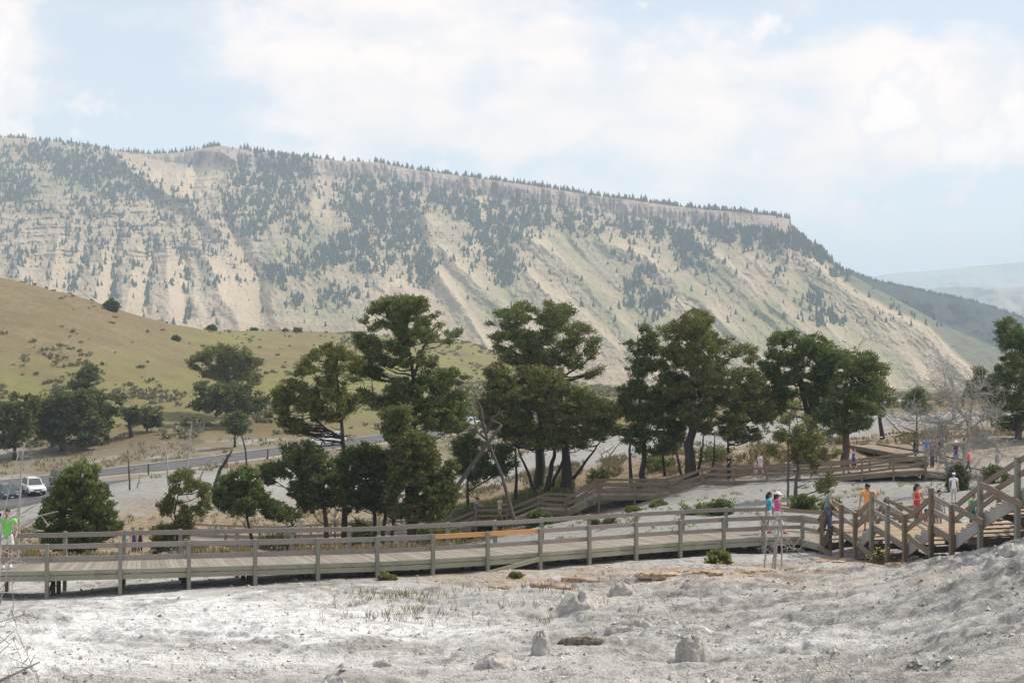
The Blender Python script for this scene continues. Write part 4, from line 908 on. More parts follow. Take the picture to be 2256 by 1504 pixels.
tree('juniper_tree', (905, 93), [[(300, 950), (340, 890), (470, 870), (500, 1000), (520, 1060), (640, 1090), (660, 1130), (670, 1250), (780, 1260), (800, 1500), (700, 1610), (620, 1650), (380, 1640), (330, 1500), (380, 1300), (360, 1180)]], L_olive, 'yellow-green bushy conifer before the tall pine, ending just above the rail', GT, trunk=[(895, 1050), (875, 930)],
     stems=[[(860, 0, None, 10), (870, 1080, 0), (880, 1000, 0)]], clump=11, fill=1.3, holes=0.08, leaf=(0.17, 0.07), origin=Z6, trunk_px=9, mat2=L_young)
tree('juniper_tree', (828, 95), [[(130, 1150), (230, 1140), (330, 1210), (380, 1300), (400, 1500), (380, 1600), (220, 1560), (60, 1600), (20, 1400), (0, 1240)]], L_dark, 'dark conifer with forked trunks between the slim pine and the bushy conifer', GT, trunk=[(822, 1100), (812, 1020)], stems=[[(842, 0, None, 12), (850, 1110, 0), (860, 1060, 0)]], clump=11, fill=1.3, holes=0.06, origin=Z6, trunk_px=10)
tree('pine_tree', (758, 95), [[(690, 775), (720, 755), (770, 770), (800, 800), (800, 850), (780, 900), (740, 930), (700, 925), (640, 930), (600, 915), (605, 850), (650, 830), (660, 800)], [(590, 915), (650, 925), (700, 950), (640, 955)]], L_olive, 'slim leaning pine with a sparse olive crown and long bare trunk before the minivan', GT,
     trunk=[(757, 1020), (755, 960), (748, 900), (742, 820), (745, 770)], stems=[[(755, 0, 965, 6), (720, 945, 0), (690, 918, 0), (640, 930, 0)]], clump=8, holes=0.62, fill=1.25, leaf=(0.16, 0.05), dens=.75, trunk_px=12, mat2=L_brownish, dead_twigs=34)
tree('juniper_tree', (718, 93), [[(630, 985), (680, 972), (710, 1000), (740, 1040), (752, 1090), (745, 1125), (710, 1115), (680, 1130), (655, 1110), (640, 1070), (570, 1060), (575, 1030), (630, 1015)]], L_dark, 'dark juniper crowding the foot of the slim leaning pine', GT, trunk=[(716, 1080), (700, 1020)], stems=[[(738, 0, None, 5), (738, 1110, 0)]], clump=12, holes=0.0, fill=1.3, trunk_px=11, bark=B_red)
tree('juniper_tree', (560, 90), [[(1410, 270), (1450, 180), (1560, 90), (1680, 110), (1720, 200), (1740, 300), (1800, 330), (1960, 400), (1940, 430), (1800, 420), (1650, 400), (1500, 400), (1420, 330), (1370, 310)]], L_jun, 'low round juniper with a drooping bough over the rail, left of centre', GT, trunk=[(540, 1120), (520, 1070)], stems=[[(655, 0.5, None, 7), (640, 1140, .3), (600, 1120, 0)]], clump=12, holes=0.0, fill=1.35, origin=Z1, trunk_px=7)
tree('conifer_tree', (177, 80), [[(260, 370), (350, 260), (430, 110), (560, 30), (620, 90), (650, 150), (700, 250), (720, 330), (760, 420), (790, 480), (700, 560), (560, 640), (400, 640), (260, 560), (240, 470)]], L_pine, 'dense pointed dark green conifer directly behind the left railings', GT, trunk=[(175, 1120), (178, 1030)], clump=11, holes=0.16, fill=1.05, leaf=(0.16, 0.055), origin=Z1, trunk_px=14, up=0.7)
tree('conifer_tree', (395, 82), [[(1110, 160), (1200, 100), (1290, 130), (1320, 180), (1380, 220), (1350, 300), (1390, 360), (1330, 420), (1250, 480), (1240, 560), (1160, 620), (1000, 640), (980, 520), (1050, 470), (1060, 370), (980, 300), (1060, 320), (1110, 260), (1130, 200)]], L_olive, 'thin ragged yellow-olive pine behind the left railings', GT, trunk=[(385, 1130), (400, 1050)], clump=7.5, holes=0.62, fill=1.15, leaf=(0.14, 0.045), dens=.75, origin=Z1, trunk_px=6, mat2=L_brownish)
tree('juniper_tree', (1415, 112), [[(170, 480), (230, 370), (300, 360), (350, 430), (350, 540), (300, 560), (250, 620), (190, 600)], [(190, 640), (330, 560), (440, 640), (520, 700), (540, 900), (520, 1100), (470, 1180), (400, 1200), (250, 1200), (130, 1100), (140, 960), (120, 750), (190, 720)]], L_jun, 'dark juniper with a small upper tuft at the left of the right-hand group', GT,
     trunk=[(1420, 960), (1405, 840), (1405, 740)], stems=[[(1390, 0, None, 10), (1388, 1000, 0), (1386, 960, 0)], [(1465, 1, None, 8), (1460, 1000, 1), (1450, 960, 1)]], clump=12, holes=0.06, fill=1.35, origin=Z7, trunk_px=11)
tree('pine_tree', (1520, 110), [[(370, 410), (400, 350), (480, 320), (560, 270), (610, 235), (650, 270), (720, 280), (700, 350), (740, 430), (840, 430), (830, 500), (960, 480), (1010, 560), (950, 620), (1040, 680), (1090, 800), (1110, 920), (1100, 1050), (1000, 1120), (800, 1100), (700, 1080), (560, 1000), (440, 900), (340, 760), (430, 640), (480, 600), (370, 560), (370, 490), (480, 520), (400, 440)]],
     L_olive, 'great peaked pine with a thick straight trunk behind the upper boardwalk', GT, trunk=[(1522, 950), (1524, 850), (1530, 780), (1535, 700)], stems=[[(1505, .5, None, 8), (1490, 1000, 0), (1470, 980, 0)], [(1535, .5, None, 9), (1545, 1000, 0), (1550, 960, 0)], [(1570, 1, None, 7), (1575, 960, 1)], [(1602, 1, None, 10), (1604, 960, 1)]], clump=10, holes=0.40, fill=1.35, leaf=(0.18, 0.06), dens=.85, origin=Z7, trunk_px=22, mat2=L_brownish, dead_twigs=12)
tree('juniper_tree', (1790, 112), [[(1090, 560), (1090, 450), (1180, 400), (1250, 380), (1300, 430), (1320, 500), (1350, 420), (1440, 420), (1500, 480), (1580, 500), (1550, 620), (1560, 700), (1480, 800), (1480, 1000), (1400, 1040), (1300, 900), (1100, 960), (1090, 820), (1150, 740), (1080, 680), (1010, 650), (1030, 600), (1130, 620), (1150, 580)]], L_jun, 'tall green juniper of rounded lobes with a leaning dark trunk', GT,
     trunk=[(1780, 920), (1765, 850), (1750, 790), (1745, 750)], stems=[[(1780, 0, 920, 9), (1800, 850, .5), (1810, 770, .5)]], clump=12, holes=0.12, origin=Z7, trunk_px=15, fill=1.3)
tree('juniper_tree', (1862, 108), [[(1560, 560), (1620, 510), (1690, 560), (1740, 530), (1800, 560), (1810, 750), (1800, 950), (1740, 1030), (1600, 1060), (1480, 1080), (1440, 1020), (1460, 880), (1500, 780), (1560, 680)]], L_jun, 'dense upright juniper with a short stout trunk beside the upper boardwalk', GT, trunk=[(1864, 940), (1872, 860), (1880, 800)], clump=13, holes=0.05, fill=1.2, origin=Z7, trunk_px=17, bark=B_red)
tree('juniper_tree', (1945, 125), [[(1780, 530), (1860, 560), (1860, 620), (1900, 640), (1910, 900), (1860, 950), (1800, 930)]], L_olive, 'olive juniper half hidden behind the dense upright juniper', GT, trunk=[(1935, 880), (1930, 800)], clump=13, holes=0.1, origin=Z7, trunk_px=9)
tree('young_pine', (1752, 84), [[(1230, 860), (1300, 870), (1330, 950), (1380, 1000), (1440, 1060), (1500, 1120), (1560, 1180), (1520, 1240), (1400, 1260), (1500, 1330), (1520, 1400), (1480, 1500), (1420, 1460), (1400, 1300), (1250, 1250), (1110, 1230), (1080, 1180), (1140, 1100), (1150, 1000), (1220, 940)]], L_olive, 'thin see-through pine on two slender trunks between the two boardwalks', GT,
     trunk=[(1757, 1040), (1760, 960), (1752, 900)], stems=[[(1736, 0, None, 6), (1737, 1040, 0), (1738, 950, 0), (1742, 900, 0)]], clump=7.5, holes=0.66, fill=1.1, leaf=(0.14, 0.045), dens=.7, origin=Z7, trunk_px=8, mat2=L_brownish, dead_twigs=34, bark=B_grey)
tree('pine_tree', (2243, 118), [[(2195, 712), (2235, 700), (2275, 720), (2290, 800), (2230, 785), (2205, 770), (2200, 740)], [(2136, 835), (2160, 812), (2190, 822), (2195, 788), (2225, 778), (2270, 790), (2330, 800), (2340, 930), (2270, 945), (2200, 945), (2175, 925), (2165, 880), (2140, 850)]], L_young, 'green pine at the right edge with a layered open top', GT, trunk=[(2246, 880), (2248, 800), (2245, 720)], clump=12, holes=0.22, origin=None, trunk_px=13, bark=B_grey)
tree('small_fir', (2020, 140), [[(990, 350), (1000, 260), (1080, 170), (1140, 240), (1170, 330), (1080, 380)]], L_jun, 'small pointed fir behind the grey dead tree', GT, trunk=[(2020, 880)], clump=8, holes=0.05, origin=Z4, trunk_px=4, fill=1.2)
tree('small_fir', (2138, 150), [[(1430, 260), (1440, 200), (1470, 185), (1505, 220), (1510, 265)]], L_jun, 'tiny round fir between the snag and the right-edge pine', GT, trunk=[(2140, 870)], clump=6, holes=0.0, origin=Z4, trunk_px=3, fill=1.3)
GH = 'junipers on the grassy hillside'
hk = dict(leaf=(0.42, 0.24), dens=0.8)
tree('juniper_tree', (32, 226), [[(-40, 900), (0, 870), (60, 860), (90, 800), (180, 800), (235, 830), (240, 900), (200, 930), (220, 1000), (180, 1080), (130, 1130), (60, 1140), (-60, 1130)]], L_far, 'dark hillside juniper at the left edge above the parked cars', GH, trunk=[(34, 950), (30, 900)], clump=9, holes=0.16, fill=1.2, origin=Z5, trunk_px=8, **hk)
tree('juniper_tree', (135, 232), [[(250, 820), (350, 790), (480, 760), (560, 780), (600, 840), (640, 960), (680, 1060), (560, 1130), (400, 1140), (270, 1080), (245, 980), (260, 900)]], L_far, 'largest hillside juniper, a broad dark dome above the road', GH, trunk=[(140, 960), (145, 900)], clump=9, holes=0.16, origin=Z5, trunk_px=8, fill=1.2, **hk)
tree('juniper_tree', (236, 236), [[(560, 780), (650, 780), (750, 790), (840, 840), (790, 900), (740, 1000), (700, 1010), (640, 960), (590, 860)]], L_far, 'hillside juniper with twisting bare stems at the right of the broad dark dome', GH, trunk=[(240, 930), (228, 890)], stems=[[(236, 0, None, 7), (222, 930, 0), (210, 890, 0)]], clump=10, holes=0.15, origin=Z5, trunk_px=6, **hk)
tree('juniper_tree', (290, 240), [[(800, 890), (880, 880), (960, 890), (950, 960), (880, 990), (810, 960)]], L_far, 'small gnarled hillside juniper on a dark crooked trunk', GH, trunk=[(285, 930), (295, 910)], clump=9, holes=0.15, origin=Z5, trunk_px=8, **hk)
tree('juniper_tree', (325, 244), [[(920, 900), (1000, 890), (1030, 930), (1060, 1000), (1000, 1010), (950, 1020), (920, 980)]], L_far, 'little two-stemmed hillside juniper beside the gnarled one', GH, trunk=[(322, 930)], clump=8, holes=0.08, origin=Z5, trunk_px=4, **hk)
tree('juniper_tree', (190, 275), [[(440, 745), (500, 715), (525, 650), (570, 590), (615, 620), (635, 690), (625, 755), (540, 765), (440, 760)]], L_far, 'pointed hillside juniper rising behind the broad dark dome', GH, trunk=[(192, 830)], clump=9, holes=0.04, origin=Z5, trunk_px=5, fill=1.15, leaf=(0.45, 0.25), dens=0.8)
tree('pine_tree', (497, 262), [[(1230, 600), (1290, 540), (1380, 490), (1480, 465), (1600, 490), (1640, 550), (1720, 590), (1700, 620), (1610, 640), (1715, 680), (1660, 740), (1560, 720), (1440, 720), (1330, 680), (1330, 640), (1240, 620)]], L_olive, 'umbrella-shaped pine of layered boughs on the grassy slope', GH, trunk=[(500, 850), (500, 800)], clump=7, holes=0.36, fill=1.2, origin=Z5, trunk_px=8, leaf=(0.34, 0.14), dens=0.8, stems=[[(500, 0, 845, 6), (530, 820, 0), (555, 800, 0)], [(500, 0, 845, 6), (465, 815, 0), (450, 790, 0)]])
tree('juniper_tree', (500, 250), [[(1270, 720), (1400, 740), (1500, 720), (1600, 730), (1680, 780), (1740, 830), (1700, 880), (1600, 910), (1590, 960), (1500, 960), (1380, 950), (1370, 900), (1270, 900), (1260, 850), (1350, 820)]], L_far, 'blue-green juniper below the umbrella-shaped pine', GH, trunk=[(505, 890)], clump=10, holes=0.06, origin=Z5, trunk_px=6, fill=1.1, **hk)
tree('juniper_tree', (517, 222), [[(1450, 960), (1520, 910), (1590, 930), (1600, 1040), (1540, 1060), (1470, 1030)]], L_far, 'small round-headed juniper on a thin stem beside the road', GH, trunk=[(517, 930)], clump=9, holes=0.03, origin=Z5, trunk_px=5, fill=1.15, **hk)
GC = 'dark bushes on the hill crest'
def bush(u, d, w, h, mat, label, group, leafs, cat='bush', name='bush', dens=0.8):
    z = G(u, d).z; vb = HZ - z / d * F
    tree(name, (u, d), [[(u - w / 2, vb - h * .25), (u - w * .35, vb - h * .8), (u, vb - h), (u + w * .38, vb - h * .75), (u + w / 2, vb - h * .2), (u + w * .3, vb + 1), (u - w * .3, vb + 1)]], mat, label, group, trunk=[(u, vb - h * .5)], clump=max(2.5, w * .16), tuft=max(1.5, w * .08), holes=0.0, fill=1.5, leaf=leafs, dens=dens, trunk_px=max(1, w * .06), branches=False, cat=cat)
bush(245, 412, 30, 24, L_far, 'dark bush standing alone where the grassy hill drops away', GC, (0.6, 0.3))
bush(466, 520, 20, 14, L_far, 'round dark bush on the low crest, left of the umbrella-shaped pine', GC, (0.6, 0.3)); bush(560, 535, 14, 8, L_far, 'low flat bush on the crest above the umbrella-shaped pine', GC, (0.6, 0.3))
bush(655, 535, 14, 11, L_far, 'small dark bush on the crest, rightmost of the row', GC, (0.6, 0.3)); bush(629, 538, 7, 7, L_far, 'tiny bush on the crest left of the rightmost one', GC, (0.6, 0.3))
bush(388, 400, 14, 10, L_far, 'small green bush alone on the open tan slope', GC, (0.5, 0.25))
GS = 'shrubs beside the boardwalks'
sm = (0.10, 0.05)
bush(1583, 58.2, 46, 26, L_bush, 'rounded yellow-green shrub at the foot of the near boardwalk', GS, sm)
bush(853, 52.4, 34, 11, L_bush, 'low green tuft below the boardwalk left of the orange rail', GS, sm)
bush(1135, 53.6, 24, 7, L_bush, 'small green tuft under the orange rail', GS, sm)
bush(1187, 99, 52, 42, L_young, 'bright green shrub before the upper boardwalk landing', GS, (0.16, 0.08))
for (u, d, w, h, l) in ((1310, 78, 24, 22, 'small dry shrub left of centre between the boardwalks'), (1345, 76, 26, 22, 'reddish-green sprig shrub between the boardwalks'), (1530, 80, 60, 26, 'wide pale green shrub between the boardwalks, left of the thin pine'),
                        (1585, 78, 56, 34, 'yellowish green shrub just left of the woman in turquoise'), (1770, 76, 60, 34, 'shrub clump below the thin pine, behind the far rail'), (1830, 74, 40, 26, 'dark sprig shrub behind the grey-haired man'),
                        (1395, 90, 30, 12, 'low grey-green tuft below the upper landing'), (1450, 92, 34, 12, 'low tuft right of the upper landing'), (2108, 76, 44, 60, 'leafy green shrub at the foot of the dead tree'), (2190, 80, 60, 40, 'green shrub behind the staircase rails at the right')):
    bush(u, d, w, h, L_bush if h < 30 else L_young, l, GS, (0.12, 0.06))
for (u, d, w, h, l) in ((1150, 109, 70, 40, 'dark green undergrowth at the left foot of the massive pine'), (1040, 110, 90, 60, 'tall dark undergrowth below the fallen grey trunk'), (1330, 116, 60, 26, 'low undergrowth right of the massive pine'), (1580, 116, 90, 34, 'shaded undergrowth behind the great peaked pine'), (1450, 116, 70, 30, 'shaded undergrowth left of the great peaked pine'), (615, 95, 90, 52, 'brushy undergrowth under the drooping bough'), (965, 99, 80, 85, 'brushy undergrowth right of the bushy conifer'), (790, 98, 70, 75, 'brushy undergrowth between the forked trunks')):
    bush(u, d, w, h, L_pine, l, 'undergrowth beneath the pines', (0.16, 0.06))
def deadtree(name, base, lines, label, group, mat=None, twigs=6, cat='dead tree', tl=0.8, seed=1):
    """bare tree: lines of (column,row,extra depth,width px); the first line starts on the ground"""
    u, d = base; rp = G(u, d, -0.1); root = empty(name, rp, 0, label, cat, group); px = d / F; rr = random.Random(seed); mb = MB(); mt = mb
    for li, ln in enumerate(lines):
        pts = [P(a, b, d + c) for a, b, c, w in ln]
        if ln[0][1] > 9000: pts[0] = G(ln[0][0], d + ln[0][2], -0.1)
        ws = [w * 0.5 * px for *_, w in ln]; sm_ = []; rw = []
        for i in range(len(pts) - 1):
            for j in range(4): sm_.append(pts[i].lerp(pts[i + 1], j / 4) + Vector((rr.gauss(0, 1), rr.gauss(0, 1), rr.gauss(0, 1))) * ws[i] * .11 * (1 if i + j else 0)); rw.append(ws[i] + (ws[i + 1] - ws[i]) * j / 4)
        sm_.append(pts[-1]); rw.append(ws[-1]); mb.tube(sm_, rw, 6)
        for k in range(twigs):
            i = rr.randrange(len(sm_) // 3, len(sm_)); p = sm_[i]; dr = Vector((rr.gauss(0, 1), rr.gauss(0, .7), rr.gauss(.25, .6))).normalized(); L = tl * rr.uniform(.4, 1.3)
            q = p + dr * L; m_ = p.lerp(q, .5) + Vector((0, 0, rr.uniform(-.15, .15) * L)); mt.tube([p, m_, q], [max(.010, rw[i] * .45), max(.008, rw[i] * .28), .005], 4, cap=False)
            for _ in range(3): t = m_.lerp(q, rr.random()); mt.tube([t, t + Vector((rr.gauss(0, 1), rr.gauss(0, .7), rr.gauss(.1, .7))).normalized() * L * rr.uniform(.2, .5)], [.007 * px / .012 if False else max(.006, .36 * px), .004], 3, cap=False)
    a = mb.build('trunk', mat or W_snag, root, smooth=True); a.matrix_parent_inverse = Matrix.Translation(-rp)
    return root
GD = 'bare dead trees'; X_ = 9999
deadtree('dead_tree', (2110, 76), [[(2108, X_, 0, 13), (2112, 1050, 0, 11), (2128, 1000, 0, 10), (2137, 950, 0, 8), (2130, 925, 0, 6), (2105, 895, 0, 6), (2075, 870, 0, 4), (2055, 845, 0, 2)], [(2092, X_, 0, 9), (2088, 1060, 0, 8), (2084, 1015, 0, 7), (2060, 990, 0, 4), (2042, 975, 0, 2)], [(2084, 1015, 0, 5), (2075, 960, 0, 4), (2070, 935, 0, 2)],
     [(2134, 968, 0, 5), (2165, 962, 0, 4), (2185, 975, 0, 3), (2210, 1005, 0, 2)], [(2137, 945, 0, 5), (2165, 922, 0, 3.5), (2195, 905, 0, 2)], [(2130, 925, 0, 5), (2110, 935, 0, 3), (2040, 915, 0, 2), (2005, 905, 0, 1)], [(2115, 905, 0, 4), (2095, 880, 0, 3), (2085, 850, 0, 2), (2078, 815, 0, 1)], [(2112, 1020, 0, 4), (2130, 1048, 0, 3), (2128, 1068, 0, 1.5)],
     [(2120, 935, 0, 4), (2060, 930, 0, 3), (2000, 925, 0, 2), (1970, 918, 0, 1)], [(2125, 915, 0, 3), (2150, 880, 0, 2), (2165, 850, 0, 1)]], 'large silver two-trunked dead tree with tangled branches before the gathered visitors', GD, twigs=75, tl=1.0, seed=5)
deadtree('dead_tree', (1706, 54.5), [[(1706, X_, 0, 5), (1712, 1190, 0, 5), (1718, 1150, 0, 4), (1726, 1125, 0, 2)], [(1700, X_, 0, 4), (1708, 1200, 0, 4), (1716, 1160, 0, 3), (1714, 1132, 0, 1.5)], [(1684, X_, 0, 3.5), (1686, 1215, 0, 3), (1690, 1185, 0, 2)], [(1722, X_, 0.2, 4), (1722, 1170, .2, 4), (1716, 1140, 0, 2)], [(1722, 1210, 0, 2), (1740, 1204, 0, 2), (1764, 1215, 0, 1)]],
         'small white bleached dead sapling in front of the two women', GD, twigs=9, tl=0.55, seed=8)
deadtree('dead_tree', (1000, 104), [[(964, X_, 0, 12), (1008, 1070, 0, 11), (1056, 1003, 0, 10), (1105, 935, 0, 7)]], 'thick grey dead trunk leaning up to the right', GD, twigs=3, mat=B_grey, seed=9)
deadtree('dead_tree', (1125, 105), [[(1140, X_, 0, 12), (1105, 1045, 0, 8), (1080, 985, 0, 7), (1068, 950, 0, 7), (1060, 900, 0, 4), (1050, 880, 0, 2)], [(1076, 970, 0, 6), (1050, 950, 0, 4), (1040, 900, 0, 2)], [(1072, 955, 0, 5), (1085, 920, 0, 3), (1110, 905, 0, 2)]], 'dark dead trunk leaning left across the grey one', GD, twigs=12, mat=B_grey, seed=10)
deadtree('dead_tree', (2100, 165), [[(2102, X_, 0, 10), (2101, 860, 0, 9), (2095, 826, 0, 5)], [(2098, 850, 0, 3), (2085, 822, 0, 2)]], 'tall broken grey stub behind the large silver dead tree', GD, twigs=8, tl=1.2, seed=12)
for i, (u, d, ln, l) in enumerate([(372, 150, [[(372, X_, 0, 5), (366, 1000, 0, 4), (360, 970, 0, 2)]], 'leaning grey stem at the left of the roadside dead group'), (408, 150, [[(408, X_, 0, 6), (415, 1000, 0, 5), (420, 950, 0, 3), (422, 930, 0, 1)], [(415, 990, 0, 4), (440, 960, 0, 3), (450, 935, 0, 1)]], 'tallest branching grey snag before the road'),
        (470, 145, [[(468, X_, 0, 9), (485, 1035, 0, 8), (500, 1010, 0, 6), (512, 990, 0, 3)]], 'thick dark broken trunk leaning right before the road'), (432, 147, [[(430, X_, 0, 5), (455, 1020, 0, 4), (475, 1003, 0, 3)]], 'thin grey pole leaning far to the right before the road'),
        (543, 155, [[(545, X_, 0, 5), (541, 990, 0, 4), (530, 950, 0, 2)]], 'slim grey snag right of the dark broken trunk'), (285, 150, [[(286, X_, 0, 4), (284, 1040, 0, 3.5), (283, 1012, 0, 2)]], 'straight bare stem beside the pointed dark conifer'), (303, 152, [[(301, X_, 0, 4), (307, 1058, 0, 3.5), (308, 1045, 0, 2)]], 'short crooked dead stick on the white slope'),
        (1948, 135, [[(1990, X_, 0, 5), (1968, 935, 0, 5), (1945, 915, 0, 3)]], 'fallen pale branch right of the olive juniper'), (1885, 128, [[(1885, 790, 0, 3), (1893, 760, 0, 2), (1905, 742, 0, 1)]], 'bare crooked top poking above the dense upright juniper'),
        (2019, 112, [[(2020, X_, 0, 13), (2018, 965, 0, 12), (2016, 950, 0, 8)], [(2016, 985, 0, 3), (2000, 975, 0, 2), (1985, 975, 0, 1)]], 'dark broken stump left of the gathered visitors'), (1335, 130, [[(1330, X_, 0, 6), (1345, 1000, 0, 4), (1365, 975, 0, 2)], [(1330, X_, 0, 5), (1325, 1000, 0, 3), (1350, 985, 0, 2)]], 'spiky dead bush beyond the trunks of the massive pine')]):
    deadtree('dead_tree', (u, d), ln, l, GD, twigs=5, tl=1.0, mat=(B_dark if 'dark' in l else W_snag), seed=20 + i)
deadtree('bare_sapling', (-8, 27), [[(-8, X_, 0, 10), (-4, 1400, 0, 7), (-1, 1250, 0, 4), (4, 1150, 0, 3), (25, 1060, 0, 2), (40, 1000, 0, 2)], [(0, 1330, 0, 3), (20, 1240, 0, 2), (30, 1215, 0, 1)], [(0, 1190, 0, 4), (40, 1165, 0, 3.5), (90, 1135, 0, 3), (128, 1126, 0, 1.5)], [(0, 1150, 0, 3), (50, 1130, 0, 2)], [(-4, 1420, 0, 2), (35, 1385, 0, 1.6), (60, 1440, 0, 1.2), (85, 1500, 0, 1)],
     [(-4, 1440, 0, 2), (30, 1410, 0, 1.6), (50, 1460, 0, 1.2)], [(-4, 1300, 0, 2), (25, 1270, 0, 1.6), (30, 1330, 0, 1.2), (10, 1380, 0, 1)], [(-5, 1500, 0, 7), (40, 1480, 0, 5), (88, 1457, 0, 3)], [(-4, 1370, 0, 2), (60, 1350, 0, 1.6), (95, 1365, 0, 1)]], 'nearest bare twiggy sapling with curling grey branches at the left edge', GD, twigs=4, tl=0.35, seed=40)
deadtree('bare_sapling', (42, 57), [[(38, X_, 0, 7), (42, 1150, 0, 5.5), (46, 1040, 0, 4), (52, 985, 0, 3), (56, 975, 0, 1)], [(44, 1010, 0, 3), (60, 1003, 0, 1)]], 'straight pale dead stem behind the railing, just right of the man in green', GD, twigs=6, tl=0.5, seed=41)
# ---------------- mountain forest (one mass of far trees)
FP = [([(40, 318), (230, 325), (290, 370), (340, 405), (345, 430), (300, 425), (240, 430), (180, 405), (130, 390), (100, 375), (75, 368), (60, 340)], .95), ([(0, 330), (50, 330), (62, 400), (40, 440), (0, 452)], .75), ([(30, 400), (75, 405), (70, 440), (30, 446)], .8), ([(140, 410), (200, 425), (220, 440), (150, 440)], .5), ([(215, 405), (345, 425), (340, 445), (220, 436)], .45),
      ([(340, 410), (440, 440), (425, 452), (350, 425)], .6), ([(515, 365), (640, 352), (690, 380), (690, 420), (670, 470), (640, 460), (600, 480), (570, 520), (540, 530), (515, 490), (508, 440)], .85), ([(540, 330), (700, 348), (690, 378), (560, 366)], .7), ([(740, 400), (800, 395), (900, 400), (1000, 420), (1060, 430), (1150, 436), (1200, 445), (1220, 480), (1190, 510), (1150, 510), (1100, 540), (1080, 560), (1050, 490), (1000, 475), (930, 455), (900, 480), (860, 500), (800, 520), (740, 470)], .8),
      ([(575, 600), (620, 588), (690, 560), (740, 515), (800, 500), (865, 520), (850, 550), (780, 562), (700, 600), (640, 612), (590, 622)], .85), ([(1050, 450), (1100, 460), (1130, 500), (1130, 560), (1145, 600), (1110, 632), (1090, 600), (1070, 560), (1055, 500)], 1), ([(905, 560), (945, 548), (948, 600), (930, 632), (910, 622)], .95), ([(750, 555), (870, 565), (850, 605), (800, 600)], .55), ([(870, 480), (930, 470), (930, 540), (870, 550)], .6),
      ([(1150, 450), (1300, 468), (1450, 490), (1540, 500), (1560, 545), (1500, 535), (1400, 520), (1350, 505), (1250, 505), (1200, 500)], .5), ([(1540, 490), (1640, 500), (1740, 510), (1765, 530), (1800, 562), (1760, 548), (1700, 535), (1650, 545), (1600, 530), (1560, 520)], 1.1), ([(1500, 520), (1550, 540), (1560, 595), (1540, 600), (1515, 580), (1490, 550)], .75), ([(1700, 540), (1725, 590), (1740, 618), (1722, 612), (1705, 575)], .7),
      ([(1795, 640), (1815, 700), (1842, 700), (1830, 728), (1806, 715), (1790, 660)], .7), ([(1375, 635), (1400, 600), (1435, 592), (1440, 606), (1400, 640), (1380, 650)], .7), ([(1375, 655), (1460, 648), (1480, 665), (1450, 672), (1380, 672)], .6), ([(1448, 680), (1475, 672), (1468, 694), (1450, 697)], .8), ([(1030, 480), (1060, 560), (1040, 600), (1020, 540)], .5), ([(690, 650), (720, 640), (800, 625), (780, 660), (700, 668)], .4),
      ([(1750, 495), (1775, 515), (1815, 555), (1880, 605), (1860, 612), (1800, 575), (1755, 540)], .9), ([(630, 655), (665, 645), (662, 672), (632, 672)], .5), ([(480, 380), (500, 375), (500, 480), (470, 470)], .3), ([(640, 480), (680, 480), (680, 530), (645, 530)], .6), ([(150, 440), (300, 435), (300, 560), (150, 540)], .14), ([(0, 440), (100, 440), (60, 600), (0, 600)], .18), ([(300, 440), (500, 480), (500, 560), (320, 560)], .12)]
rf = np.random.default_rng(77); NC_ = 210000
cu = rf.uniform(-40, 2150, NC_); cv = crest_v(cu) + rf.random(NC_) ** 0.9 * (720 - crest_v(cu)); rho = np.full(NC_, 0.007) + 0.035 * (cu < 700) * (cv > 430) * (cv < 640) + 0.014 * (cv < 580) * (cu > 700) - 0.004 * (cu > 1750)
_jx = rf.normal(0, 1, NC_) * 7 * (1 + rf.random(NC_)); _jy = rf.normal(0, 1, NC_) * 5 * (1 + rf.random(NC_))
for poly, dn in FP: rho = np.maximum(rho, dn * in_poly(cu + (fbm(cu / 18, cv / 18, 2, 5) - .5) * 30 + _jx, cv + (fbm(cu / 18, cv / 18, 2, 8) - .5) * 24 + _jy, poly))
for line, w, A in GULLIES[:4]:
    dd_, t_ = seg_dist(cu, cv, line); rho = np.maximum(rho, 0.5 * np.exp(-(dd_ / (5 + 5 * (1 - t_))) ** 2))
cl_n = fbm(cu / 13, cv / 16, 3, 500); rho = rho * (0.18 + 1.25 * sstep(0.36, 0.62, cl_n)) * (0.45 + 0.9 * sstep(.35, .6, fbm(cu / 5, cv / 9, 2, 510)))
rho = rho * np.where((cv - crest_v(cu) < 34) & (cu > 690) & (cu < 1745), 0.28, 1.0)
keep = rf.random(NC_) < rho * np.where(rho > .3, .85, .75); cu, cv = cu[keep], cv[keep]
# the wooded rim on top
ce = []
for (a, b, dn) in ((-40, 250, 2.0), (250, 488, 2.2), (528, 735, 2.4), (735, 830, .5), (825, 1740, 2.3)):
    n = int((b - a) * dn); ce.append(np.stack([rf.uniform(a, b, n), rf.uniform(-1, 1, n)], 1))
ce = np.concatenate(ce); eu = ce[:, 0]; ev = crest_v(eu) + 1.0; ed = np.interp(eu, CD[:, 0], CD[:, 1]) + rf.uniform(2, 130, len(eu))
ez = (HZ - ev) / F * (ed * 0 + np.interp(eu, CD[:, 0], CD[:, 1])) - 1.0
su = cu; sd = mount_depth(cu, cv); sz = (HZ - cv) / F * sd - 0.6
